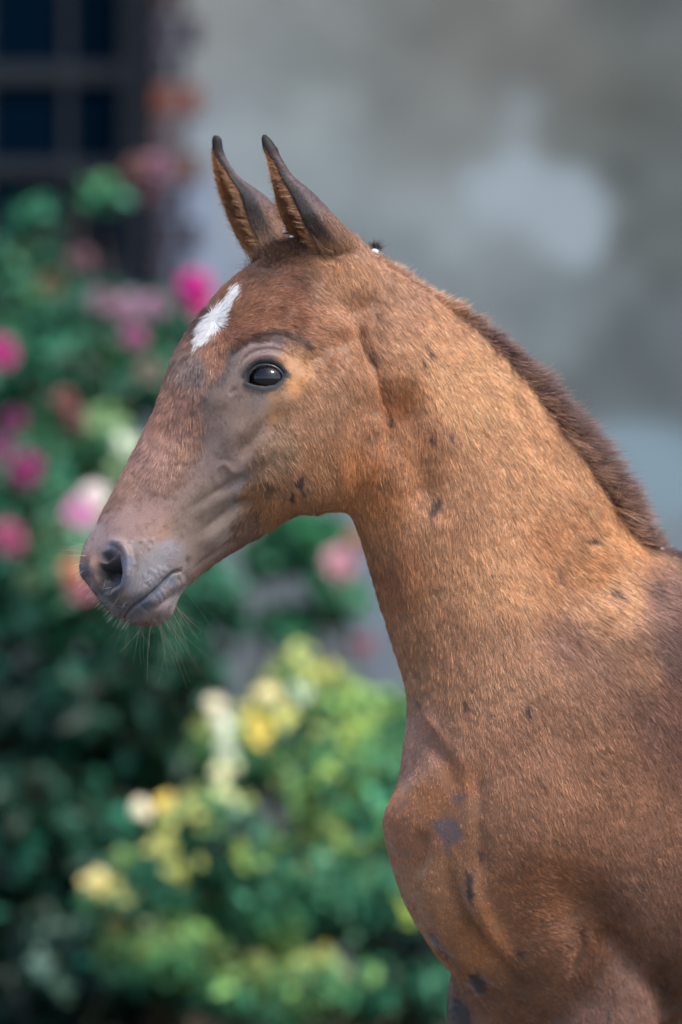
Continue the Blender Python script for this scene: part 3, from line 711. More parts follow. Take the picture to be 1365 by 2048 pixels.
ANCH = [ # (x, y, colour, reach)
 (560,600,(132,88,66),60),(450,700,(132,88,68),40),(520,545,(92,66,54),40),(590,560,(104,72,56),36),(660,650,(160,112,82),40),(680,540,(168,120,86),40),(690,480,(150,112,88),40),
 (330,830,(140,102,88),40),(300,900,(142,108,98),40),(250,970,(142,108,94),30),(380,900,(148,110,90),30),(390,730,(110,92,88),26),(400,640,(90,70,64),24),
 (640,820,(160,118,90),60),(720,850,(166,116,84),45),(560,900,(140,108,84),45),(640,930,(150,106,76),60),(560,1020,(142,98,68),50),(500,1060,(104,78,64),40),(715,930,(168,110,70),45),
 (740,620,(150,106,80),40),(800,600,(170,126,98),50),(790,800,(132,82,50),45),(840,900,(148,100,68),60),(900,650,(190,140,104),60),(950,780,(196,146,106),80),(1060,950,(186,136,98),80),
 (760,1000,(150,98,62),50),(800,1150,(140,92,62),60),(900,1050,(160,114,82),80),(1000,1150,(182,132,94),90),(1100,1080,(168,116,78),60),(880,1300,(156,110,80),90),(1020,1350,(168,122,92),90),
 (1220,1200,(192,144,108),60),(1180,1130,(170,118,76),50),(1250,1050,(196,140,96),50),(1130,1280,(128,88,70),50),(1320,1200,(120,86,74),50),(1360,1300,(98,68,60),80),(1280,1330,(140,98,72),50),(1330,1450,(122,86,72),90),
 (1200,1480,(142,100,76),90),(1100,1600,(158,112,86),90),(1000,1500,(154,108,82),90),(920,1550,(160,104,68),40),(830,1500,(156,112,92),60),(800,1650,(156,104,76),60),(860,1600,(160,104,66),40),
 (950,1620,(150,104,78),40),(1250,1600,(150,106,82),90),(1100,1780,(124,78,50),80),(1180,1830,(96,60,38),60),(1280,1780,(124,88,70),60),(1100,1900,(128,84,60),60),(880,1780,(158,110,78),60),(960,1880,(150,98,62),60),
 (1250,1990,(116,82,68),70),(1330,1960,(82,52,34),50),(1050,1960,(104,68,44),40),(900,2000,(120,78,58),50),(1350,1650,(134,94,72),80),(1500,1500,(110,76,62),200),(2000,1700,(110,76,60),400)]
FANCH = [ # colours of the fine-haired face and muzzle
 (470,800,(110,88,78),50),(440,740,(96,84,80),30),(380,780,(90,82,82),26),(530,690,(112,90,88),24),(510,800,(100,84,78),24),(560,790,(134,98,72),22),(596,770,(160,110,66),26),(590,740,(148,102,66),26),(620,720,(132,92,58),24),
 (560,840,(140,100,68),24),(500,880,(116,92,80),40),(440,920,(120,98,90),40),(360,940,(124,98,88),40),(300,1030,(132,102,94),36),(250,1040,(130,102,96),30),(220,1060,(124,100,98),24),(330,1060,(130,98,84),26),(420,1020,(104,86,76),40),
 (360,1060,(112,92,82),26),(340,1095,(118,110,114),22),(320,1120,(118,110,112),20),(280,1150,(112,104,106),18),(270,1100,(118,102,98),16),(440,1060,(116,98,88),30),(420,1110,(104,84,74),30),(500,980,(118,104,100),26),
 (226,1092,(94,94,108),12),(254,1120,(92,92,106),12),(250,1160,(92,90,104),12),(217,1146,(20,20,24),17),(215,1110,(50,48,54),10),(220,1185,(48,48,54),12),(180,1120,(128,100,88),12),(186,1160,(110,88,84),10),(165,1140,(82,80,92),10),(172,1180,(84,80,88),10),  # nostril hollow painted near black so it looks deeper
 (200,1210,(76,74,84),14),(240,1225,(84,76,80),14),(300,1150,(112,106,112),14),(340,1160,(74,76,88),9),(315,1185,(64,68,80),10),(290,1205,(70,74,86),12),(270,1225,(84,80,88),12),(330,1205,(110,96,96),12),(345,1190,(104,92,90),12),(300,1240,(116,98,94),14),
 (225,1212,(84,76,78),10),(368,1130,(124,108,104),14),(250,1195,(98,86,84),10)]
def spotmask(p2, p3):
    wob = vnoise(p3, 260, 5) * 4 + vnoise(p3, 600, 6) * 2.5
    m = np.zeros(len(p2))
    for poly in SPOTS:
        poly = np.asarray(poly, float); lo, hi = poly.min(0) - 12, poly.max(0) + 12
        k = np.nonzero((p2[:, 0] > lo[0]) & (p2[:, 0] < hi[0]) & (p2[:, 1] > lo[1]) & (p2[:, 1] < hi[1]))[0]
        if len(k): m[k] = np.maximum(m[k], .9 * smooth01((sd_poly(p2[k], poly) + 5 + wob[k] * 1.3) / 10))
    return m
def greymask(p2, p3):
    wob = vnoise(p3, 260, 8) * 4
    m = np.zeros(len(p2))
    for poly in GREYS: m = np.maximum(m, .85 * smooth01((sd_poly(p2, poly) + 4 + wob) / 14))
    return m
def facemask(p2, p3):
    w_ = 24 + 46 * smooth01((430 - p2[:, 0]) / 40) * smooth01((p2[:, 1] - 860) / 60)
    return smooth01((sd_poly(p2, FACE) + vnoise(p3, 130, 2) * 10 + vnoise(p3, 400, 7) * 8) / w_ + 0.5)
def starmask(p2, p3):
    return smooth01((sd_poly(p2, STAR) - 2.5 + vnoise(p3, 380, 4) * 5) / 9 + 0.5)
ca = np.array([a[:2] for a in ANCH]); cv = np.array([C(*a[2]) for a in ANCH]); cs = np.array([a[3] for a in ANCH], float)
fa = np.array([a[:2] for a in FANCH]); fv = np.array([C(*a[2]) for a in FANCH]); fs = np.array([a[3] for a in FANCH], float)
CREST = [(700,484),(752,514),(826,562),(901,613),(975,666),(1046,732),(1112,807),(1169,886),(1230,977),(1288,1074),(1368,1118),(1500,1134)]
GAIN = np.array([1.18, 1.25, 1.28])
def coat(p3, star=True):
    p2 = to_px(p3); far_ = p3[:, 1] > 0.10
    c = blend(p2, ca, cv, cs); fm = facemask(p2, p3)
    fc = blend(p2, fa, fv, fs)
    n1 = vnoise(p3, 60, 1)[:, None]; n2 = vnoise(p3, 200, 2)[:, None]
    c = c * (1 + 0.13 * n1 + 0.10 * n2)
    # darker ticking where two coats meet on withers and neck
    wth = smooth01(1 - np.hypot((p2[:, 0] - 1235) / 150, (p2[:, 1] - 1170) / 210)); c = c * (1 + 0.34 * wth * vnoise(p3, 85, 15) + .18 * wth * vnoise(p3, 34, 16))[:, None]
    fc = fc * (1 + 0.07 * n1 + 0.06 * n2)
    c = c * (1 - fm[:, None]) + fc * fm[:, None]
    dcr, _ = d_line(p2, CREST); mb = smooth01((24 - dcr) / 24) * smooth01((p2[:, 0] - 860) / 120)
    c = c * (1 - 0.6 * mb[:, None]) + C(92, 74, 74) * 0.6 * mb[:, None]
    de = sd_poly(p2, EYE); er = smooth01((np.where(p2[:, 1] < 756, 17, 12) + de) / 8)[:, None] * (p3[:, 1] < 0)[:, None]; c = c * (1 - er) + C(24, 24, 28) * er
    br = (.75 * smooth01(1.2 - d_line(p2, [(456,722),(466,700),(484,684),(512,670),(545,662),(580,670),(612,690)])[0] / 9))[:, None]; c = c * (1 - br) + C(62, 48, 44) * br
    g = greymask(p2, p3)[:, None]; c = c * (1 - g) + C(104, 90, 94) * g
    s = spotmask(p2, p3)[:, None]; c = c * (1 - s) + C(42, 38, 42) * s
    if star:
        w = starmask(p2, p3)[:, None]; c = c * (1 - w) + C(232, 232, 234) * w
    return np.clip(c * GAIN, 0.004, 0.9), fm, p2

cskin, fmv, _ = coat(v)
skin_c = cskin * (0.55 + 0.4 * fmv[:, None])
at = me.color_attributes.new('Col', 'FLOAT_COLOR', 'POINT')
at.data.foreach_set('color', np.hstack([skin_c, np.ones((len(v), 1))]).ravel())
skin, t, b = mat_new('skin')
ca_ = t.nodes.new('ShaderNodeVertexColor'); ca_.layer_name = 'Col'
tc = t.nodes.new('ShaderNodeTexCoord')
n1 = t.nodes.new('ShaderNodeTexNoise'); n1.inputs['Scale'].default_value = 900; n1.inputs['Detail'].default_value = 4
t.links.new(tc.outputs['Object'], n1.inputs['Vector'])
mx = t.nodes.new('ShaderNodeMixRGB'); mx.blend_type = 'MULTIPLY'; mx.inputs[0].default_value = 0.5
mr = t.nodes.new('ShaderNodeMapRange'); mr.inputs['From Min'].default_value = .3; mr.inputs['From Max'].default_value = .7; mr.inputs['To Min'].default_value = .6; mr.inputs['To Max'].default_value = 1.3
t.links.new(n1.outputs[0], mr.inputs['Value']); t.links.new(ca_.outputs['Color'], mx.inputs[1]); t.links.new(mr.outputs[0], mx.inputs[2])
t.links.new(mx.outputs[0], b.inputs['Base Color'])
bp = t.nodes.new('ShaderNodeBump'); bp.inputs['Strength'].default_value = 0.35; bp.inputs['Distance'].default_value = 0.0006
t.links.new(n1.outputs[0], bp.inputs['Height']); t.links.new(bp.outputs[0], b.inputs['Normal'])
b.inputs['Roughness'].default_value = 0.55; b.inputs['Specular IOR Level'].default_value = 0.35
b.inputs['Sheen Weight'].default_value = 0.25; b.inputs['Sheen Roughness'].default_value = 0.5
me.materials.clear(); me.materials.append(skin); me.name = 'body'
me.polygons.foreach_set('use_smooth', np.ones(len(me.polygons), bool))
v_local = v - np.array(foal.location)
me.vertices.foreach_set('co', v_local.ravel()); me.update()
body = bpy.data.objects.new('body', me); col.objects.link(body); body.parent = foal
log('skin')

# ------------------------------------------------------------------ hair
hairm, t, b = mat_new('hair')
ha = t.nodes.new('ShaderNodeAttribute'); ha.attribute_name = 'hcol'
t.links.new(ha.outputs['Color'], b.inputs['Base Color'])
b.inputs['Roughness'].default_value = 0.42; b.inputs['Specular IOR Level'].default_value = 0.45
b.inputs['Sheen Weight'].default_value = 0.0

def hair_object(name, pts, cols, rad, parent, mat=hairm):
    """pts (N,K,3) world, cols (N,K,3), rad (N,K)"""
    N, K = pts.shape[:2]
    hc_ = bpy.data.hair_curves.new(name); hc_.add_curves([K] * N)
    loc = (pts - np.array(foal.location)).astype(np.float32)
    hc_.attributes['position'].data.foreach_set('vector', loc.ravel())
    r = hc_.attributes.get('radius') or hc_.attributes.new('radius', 'FLOAT', 'POINT')
    r.data.foreach_set('value', rad.astype(np.float32).ravel())
    a = hc_.attributes.new('hcol', 'FLOAT_COLOR', 'POINT')
    a.data.foreach_set('color', np.concatenate([cols, np.ones((N, K, 1))], -1).astype(np.float32).ravel())
    hc_.materials.append(mat)
    o = bpy.data.objects.new(name, hc_); col.objects.link(o); o.parent = parent
    return o
def tri_sampler(me_v, me_obj):
    me_obj.calc_loop_triangles()
    tr = np.empty(len(me_obj.loop_triangles) * 3, np.int64); me_obj.loop_triangles.foreach_get('vertices', tr); tr = tr.reshape(-1, 3)
    a, b_, c = me_v[tr[:, 0]], me_v[tr[:, 1]], me_v[tr[:, 2]]
    ar = 0.5 * np.linalg.norm(np.cross(b_ - a, c - a), axis=1)
    return tr, ar
def scatter(me_v, nv, tr, ar, dens, ret=False):
    """dens: hairs per m2 for each triangle"""
    ex = ar * dens; n = np.floor(ex + rng.random(len(ex))).astype(int); idx = np.repeat(np.arange(len(tr)), n)
    r1, r2 = rng.random(len(idx)), rng.random(len(idx)); q = np.sqrt(r1); w = np.stack([1 - q, q * (1 - r2), q * r2], 1)
    T = tr[idx]; p = (me_v[T] * w[:, :, None]).sum(1); nn = (nv[T] * w[:, :, None]).sum(1)
    if ret: return p, nn / np.linalg.norm(nn, axis=1)[:, None], idx
    return p, nn / np.linalg.norm(nn, axis=1)[:, None]
TT = np.array([0, .35, .7, 1.0])
def strands(p, n, d, L, lift, curl=0.0, K=4):
    """root, normal, tangent direction, length, lift (0 flat .. 1 upright)"""
    tt = np.linspace(0, 1, K)[None, :, None]
    d = d / np.linalg.norm(d, axis=1)[:, None]
    lift = lift[:, None, None]; Lx = L[:, None, None]
    out = p[:, None] - n[:, None] * 0.0004 + Lx * (tt * d[:, None] * np.sqrt(np.maximum(1 - lift ** 2, 0)) + n[:, None] * (lift * tt * (1.25 - 0.45 * tt) + curl * tt ** 2))
    return out
def tangent(d3, n):
    d3 = d3 - n * (d3 * n).sum(1)[:, None]; return d3 / np.maximum(np.linalg.norm(d3, axis=1), 1e-6)[:, None]

tr, ar = tri_sampler(v, me)
cen = v[tr].mean(1); cp = to_px(cen); cn = nrm[tr].mean(1)
view = cen - np.array([0, -DIST, CAMZ]); view /= np.linalg.norm(view, axis=1)[:, None]
facing = -(cn * view).sum(1)
infr = (cp[:, 0] > -60) & (cp[:, 0] < 1440) & (cp[:, 1] < 2120)
fmt = facemask(cp, cen)
HD = 1.0
dens = np.where(infr, np.where(facing > -0.15, 3.0e6, 1.2e5), 3.0e4) * HD
dens = np.where((fmt > 0.5) & infr, np.where(facing > -0.15, 1.5e6, 1.5e5) * HD, dens)
# no hair inside the eye and nostril openings
hole = (sd_poly(cp, EYE) > -3) | (sd_poly(cp, NOS) > -4) | (d_line(cp, MOUTH)[0] < 5)
dens[hole & (facing > -0.5) & (cp[:, 0] < 600) & (cen[:, 1] < 0.0)] = 0
p, n = scatter(v, nrm, tr, ar, dens)
log('roots', len(p))
c, fm, p2 = coat(p, False)
f = flow(p2)
ang = np.radians(11) * vnoise(p, 90, 11) + np.radians(8) * vnoise(p, 260, 12) + rng.normal(0, np.radians(5), len(p))
st = (smooth01((sd_poly(p2, STAR) + 2 + vnoise(p, 380, 4) * 4) / 14) > rng.random(len(p)) * .7 + .12).astype(float)
c = c * (1 - st[:, None]) + (C(226, 226, 228) * .95)[None] * st[:, None]
ang += rng.normal(0, 0.12, len(p)) * st
f = np.stack([f[:, 0] * np.cos(ang) - f[:, 1] * np.sin(ang), f[:, 0] * np.sin(ang) + f[:, 1] * np.cos(ang)], 1)
d = tangent(np.stack([f[:, 0], np.zeros(len(f)), -f[:, 1]], 1), n)
LA = [(450,620,9),(330,880,9.5),(560,600,7.5),(640,640,8),(640,850,7.5),(560,950,8),(620,1000,8),(700,550,9.5),(800,650,10),(900,850,10.5),(1000,1000,10),(1200,1150,13),(1320,1200,13),(900,1300,8),(1100,1500,7.5),(860,1600,3.8),(900,1800,3.8),(820,1500,4.5),(1200,1700,7),(1100,1900,7),(1000,1950,4.5)]
L = blend(p2, [a[:2] for a in LA], [[a[2]] for a in LA], 40.0)[:, 0] * 1e-3
L = L * .86 * (1 - fm) + 0.0032 * fm
edge = smooth01(1 - np.abs(sd_poly(p2, FACE)) / 26) * (fm > 0.2); L = L + 0.003 * edge * rng.random(len(L))
sp = spotmask(p2, p); gm = greymask(p2, p)
L = L * (1 - 0.35 * np.maximum(sp, gm)) * rng.uniform(0.65, 1.2, len(L))
L = L * (1 + 0.25 * vnoise(p, 150, 21))
lift = np.clip(0.14 + 0.10 * vnoise(p, 120, 31) + 0.10 * vnoise(p, 330, 32) + rng.normal(0, 0.05, len(p)), 0.03, 0.6)
lift = lift + 0.06 * fm
ptsH = strands(p, n, d, L, lift)
gd = (rng.random(len(p)) < 0.10) & (fm < .6)                # long guard hairs over the undercoat
L = L * np.where(gd, 1.25, 1.0); lift = lift + .06 * gd
ptsH = strands(p, n, d, L, lift)
tone = np.exp(0.10 * vnoise(p, 420, 41) + 0.10 * vnoise(p, 150, 42) + rng.normal(0, 0.22, len(p)) * (1 - 0.2 * fm) + gd * rng.normal(-.04, .26, len(p)))[:, None]
hue = rng.normal(0, 0.07, (len(p), 1)) * np.array([[0.6, 0, -1.0]])
base_c = np.clip(c * tone * (1 + hue), 0.003, 0.93)
st_ = st[:, None]; base_c = base_c * (1 - st_) + np.clip(c, 0, 1) * st_ * rng.uniform(0.8, 1.05, (len(p), 1))
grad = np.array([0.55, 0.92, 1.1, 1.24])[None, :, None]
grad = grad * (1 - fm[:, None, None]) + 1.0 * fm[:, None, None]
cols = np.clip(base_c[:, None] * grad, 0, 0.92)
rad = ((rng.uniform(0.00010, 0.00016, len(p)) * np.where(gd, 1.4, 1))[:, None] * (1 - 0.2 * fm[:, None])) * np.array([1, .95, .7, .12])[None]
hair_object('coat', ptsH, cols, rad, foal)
log('coat')

# standing foal mane along the crest
dcr_t, tpar_t = d_line(cp, CREST)
mw = np.interp(cp[:, 0], [740, 860, 960, 1100, 1240, 1330, 1400], [7, 9, 16, 28, 26, 14, 8])
md = np.where((dcr_t < mw * 1.15) & (cp[:, 0] > 740) & (cp[:, 0] < 1420) & (cp[:, 1] < 1200), 1.5e6 * smooth01((mw - dcr_t) / 16), 0)
p, n = scatter(v, nrm, tr, ar, md)
p2 = to_px(p); d = np.stack([np.full(len(p), .55), rng.normal(0, .35, len(p)), rng.normal(-.3, .3, len(p))], 1) + 0.6 * np.stack([vnoise(p, 70, 51), vnoise(p, 70, 52), vnoise(p, 70, 53)], 1)
d = tangent(d, n)
Lm = np.interp(p2[:, 0], [740, 860, 1000, 1100, 1180, 1250, 1320, 1420], [7, 10, 12, 16, 21, 17, 8, 7]) * 1e-3 * rng.uniform(.3, 1.35, len(p)) * (1 + .35 * vnoise(p, 110, 54) + .45 * vnoise(p, 260, 56))
lift = np.clip(0.66 + .2 * vnoise(p, 140, 55) + rng.normal(0, .1, len(p)), .15, .9)
ptsM = strands(p, n, d, Lm, lift, 0.30, 5)
cm_ = coat(p)[0]; dk = C(66, 54, 58)[None]
dc2, _ = d_line(p2, CREST); mw2 = np.interp(p2[:, 0], [740, 860, 960, 1100, 1240, 1330, 1400], [7, 9, 16, 28, 26, 14, 8])
w = (smooth01((p2[:, 0] - 840) / 160) * smooth01((mw2 * 1.25 - dc2) / (mw2 * .55) + rng.normal(0, .25, len(p))))[:, None] * rng.uniform(.35, .95, (len(p), 1))
cm_ = (cm_ * (1 - w) + dk * w) * np.exp(rng.normal(0, .28, (len(p), 1)))
cols = np.clip(cm_[:, None] * (np.array([.6, .85, 1.1, 1.5, 2.0])[None, :, None] * np.array([[.95, 1.0, 1.08]])[None]), 0, .9)  # tips pale and bluish: sky-lit rim put into the hair colour
rad = rng.uniform(.00014, .00024, len(p))[:, None] * np.array([1, .95, .8, .5, .1])[None]
hair_object('mane', ptsM, cols, rad, foal)
log('mane', len(p))

# ------------------------------------------------------------------ eyes
ringm = (np.abs(sd_poly(px, EYE) + 9) < 4) & (near > 0.3) & (np.abs(px[:, 0] - 530) < 90) & (np.abs(px[:, 1] - 750) < 90)
ring_c = v[ringm].mean(0); ring_n = nrm[ringm].mean(0); ring_n /= np.linalg.norm(ring_n)
ring_n = np.array([-0.10, -0.98, 0.12]); ring_n /= np.linalg.norm(ring_n)
log('eye ring', ring_c, to_px(ring_c[None]))
def ellipsoid(c, n, rx, rz, ry, cap=1.0, ns=64, nr=40):
    """ellipsoid whose pole looks along n; rx along local right, rz local up"""
    right = np.cross(n, [0, 0, 1]); right /= np.linalg.norm(right); right = -right; up = np.cross(n, right); up = up if up[2] > 0 else -up
    V, F = [], []
    for i in range(nr + 1):
        a = math.pi * cap * i / nr
        for j in range(ns):
            t_ = 2 * math.pi * j / ns
            V.append(c + n * ry * math.cos(a) + right * rx * math.sin(a) * math.cos(t_) + up * rz * math.sin(a) * math.sin(t_))
    for i in range(nr):
        for j in range(ns):
            F.append([i * ns + j, i * ns + (j + 1) % ns, (i + 1) * ns + (j + 1) % ns, (i + 1) * ns + j])
    return np.array(V), F
eye_m, t, b = mat_new('eyeball')
b.inputs['Base Color'].default_value = (0.010, 0.012, 0.016, 1); b.inputs['Roughness'].default_value = 0.22; b.inputs['Coat Weight'].default_value = 0.6; b.inputs['Coat Roughness'].default_value = 0.08
iris_m, t, b = mat_new('cornea')
b.inputs['Base Color'].default_value = (0.004, 0.004, 0.006, 1); b.inputs['Roughness'].default_value = 0.03; b.inputs['IOR'].default_value = 1.5
def make_eye(c0, n0):
    R = 40 * S
    cen_ = c0 - n0 * (R - 3 * S)
    V, F = ellipsoid(cen_, n0, R, R * .92, R, 0.62)
    e_ = part('eye', V, F, eye_m, foal)
    V, F = ellipsoid(cen_ + n0 * (R * 0.42), n0, 34 * S, 27 * S, R * 0.64, 0.5)
    k_ = mesh_obj('cornea', V - np.array(foal.location), F, iris_m, e_)
    return e_
eye_pos = W(531, 754, ring_c[1])
make_eye(eye_pos, ring_n)
fpos = eye_pos - 2 * ((eye_pos - hc) @ hn) * hn; fn = ring_n - 2 * (ring_n @ hn) * hn
make_eye(fpos - fn * 0.004, fn)
# wet dark lid rims following the opening
rim_m = simple_mat('lid_rim', (0.018, 0.022, 0.028), 0.28, 0.6)
ec = catmull(np.vstack([EYE, EYE[:1]]).astype(float), 90)
ctr = np.array([531, 754])
ecv = []
for q, sc_, dy in ((0, 1.02, 0), (0, .93, 5)): pass
loop = []
for a in ec[:-1]:
    q = ctr + (a - ctr) * 0.97
    loop.append(W(q[0], q[1], ring_c[1] + 0.0035))
loop = np.array(loop); V, F = [], []
nl = len(loop)
for i in range(nl):
    tg = loop[(i + 1) % nl] - loop[i - 1]; tg /= np.linalg.norm(tg); aa = np.cross(tg, ring_n); aa /= np.linalg.norm(aa)
    up_ = 1 - abs(i / nl - 0.45)
    r_ = (2.2 + 0.6 * math.sin(2 * math.pi * i / nl)) * S
    for j in range(10):
        q = 2 * math.pi * j / 10; V.append(loop[i] + r_ * (math.cos(q) * aa + 1.3 * math.sin(q) * ring_n))
for i in range(nl):
    for j in range(10): F.append([i * 10 + j, i * 10 + (j + 1) % 10, ((i + 1) % nl) * 10 + (j + 1) % 10, ((i + 1) % nl) * 10 + j])
part('eyelid', V, F, rim_m, foal)
# lashes and stray hairs
def free_hairs(name, roots, dirs, L, col0, col1, r0, droop=0.0, K=7, wig=0.06):
    N = len(roots); tt = np.linspace(0, 1, K)[None, :, None]
    side = rng.normal(0, 1, (N, 1, 3)) * wig
    pts_ = roots[:, None] + L[:, None, None] * (tt * dirs[:, None] + side * tt ** 2) + np.array([0, 0, -1.0])[None, None] * droop * (L[:, None, None] * tt ** 2)
    cc = (np.array(col0)[None, None] * (1 - tt) + np.array(col1)[None, None] * tt) * np.exp(rng.normal(0, .25, (N, 1, 1)))
    rr = r0 * rng.uniform(.7, 1.2, (N, 1)) * (1 - 0.85 * tt[:, :, 0]) * np.ones((N, 1))
    return hair_object(name, pts_, np.clip(cc * np.ones((N, K, 1)), 0, .9), rr, foal)
lash_root = []
for k in range(46):
    t_ = k / 45; q = catmull(np.array([(501,744),(512,735),(532,731),(552,735),(562,744)], float), 46)[k]
    lash_root.append(W(q[0] + rng.normal(0, 1), q[1] + rng.normal(0, 1.2), ring_c[1] - 0.001))
lash_root = np.array(lash_root)
ld = np.stack([rng.normal(-.15, .2, 46), np.full(46, -.75), rng.normal(-.35, .12, 46)], 1)
free_hairs('eyelash', lash_root, ld, rng.uniform(.004, .008, 46), C(40, 34, 34), C(60, 50, 46), .00014)
# find skin points by photo position
near_idx = np.nonzero((nrm[:, 1] < 0.25) & (px[:, 0] < 1440) & (px[:, 1] < 2100))[0]
kd2 = KDTree(len(near_idx))
for i, k in enumerate(near_idx[::1]): kd2.insert((px[k, 0], px[k, 1], 0), i)
kd2.balance()
def on_skin(x, y):
    best = None
    for c_, i, d_ in kd2.find_n((x, y, 0), 6):
        k = near_idx[i]
        if best is None or v[k, 1] < v[best, 1]: best = k
    return v[best], nrm[best]
def sk(pts): 
    r = [on_skin(x, y) for x, y in pts]; return np.array([a for a, _ in r]), np.array([b_ for _, b_ in r])
# chin beard and whiskers
N = 60; t_ = rng.random(N)
r0, n0 = sk([(250 + 105 * a + rng.normal(0, 3), 1240 + 6 * math.sin(a * 3.1) - 28 * max(a - .75, 0) * 4 + rng.normal(0, 3)) for a in t_])
dd = np.stack([(t_ - .45) * .9 + rng.normal(0, .35, N), rng.normal(0, .4, N), np.full(N, -1.0)], 1); dd /= np.linalg.norm(dd, axis=1)[:, None]
free_hairs('chin_hair', r0, dd, rng.uniform(.008, .034, N) * (1 + .3 * (t_ > .5)), C(66, 60, 52), C(116, 110, 96), .00013, 0.1, wig=.22)
N = 16; t_ = rng.random(N)
r0, n0 = sk([(300 + 65 * a, 1235 - 60 * a * a) for a in t_])
dd = np.stack([.25 + .6 * rng.random(N), rng.normal(0, .3, N), -.9 + .3 * rng.random(N)], 1); dd /= np.linalg.norm(dd, axis=1)[:, None]
free_hairs('whisker', r0, dd, rng.uniform(.03, .062, N), C(84, 80, 70), C(128, 124, 108), .00012, 0.25, K=10, wig=.15)
N = 110; t_ = rng.random(N); lipc = catmull(np.array([(160,1130),(163,1160),(178,1192),(205,1218),(240,1238),(262,1246)], float), 200)
q = lipc[(t_ * 199).astype(int)] + rng.normal(0, 3, (N, 2)); r0, n0 = sk(q)
dd = n0 * .9 + np.stack([-.55 * np.ones(N), rng.normal(0, .25, N), -.45 * np.ones(N)], 1); dd /= np.linalg.norm(dd, axis=1)[:, None]
free_hairs('lip_hair', r0, dd, rng.uniform(.003, .010, N), C(190, 180, 160), C(225, 220, 205), .00012, 0.05)
N = 9; r0, n0 = sk([(165 + 8 * rng.random(), 1085 + 30 * rng.random()) for _ in range(N)])
dd = np.stack([-np.ones(N), rng.normal(-.1, .2, N), rng.normal(.02, .12, N)], 1); dd /= np.linalg.norm(dd, axis=1)[:, None]
free_hairs('whisker', r0, dd, rng.uniform(.012, .03, N), C(150, 150, 130), C(190, 190, 170), .00011, 0.03)
N = 22; r0, n0 = sk([(x + rng.normal(0, 4), y + rng.normal(0, 4)) for x, y in [(215,1165),(225,1180),(232,1170),(262,1112),(268,1128),(262,1142),(259,1150),(300,1096),(283,1108),(305,1080),(286,1082),(310,1145),(318,1136),(302,1140),(290,1152),(330,1130),(240,1190),(228,1150),(236,1196),(270,1180),(250,1205),(212,1150)]])
dd = n0 * .5 + np.stack([rng.normal(-.1, .4, N), -.2 * np.ones(N), rng.normal(-.6, .3, N)], 1); dd /= np.linalg.norm(dd, axis=1)[:, None]
free_hairs('whisker', r0, dd, rng.uniform(.004, .016, N), C(110, 106, 104), C(200, 200, 200), .00011)
log('face hair')

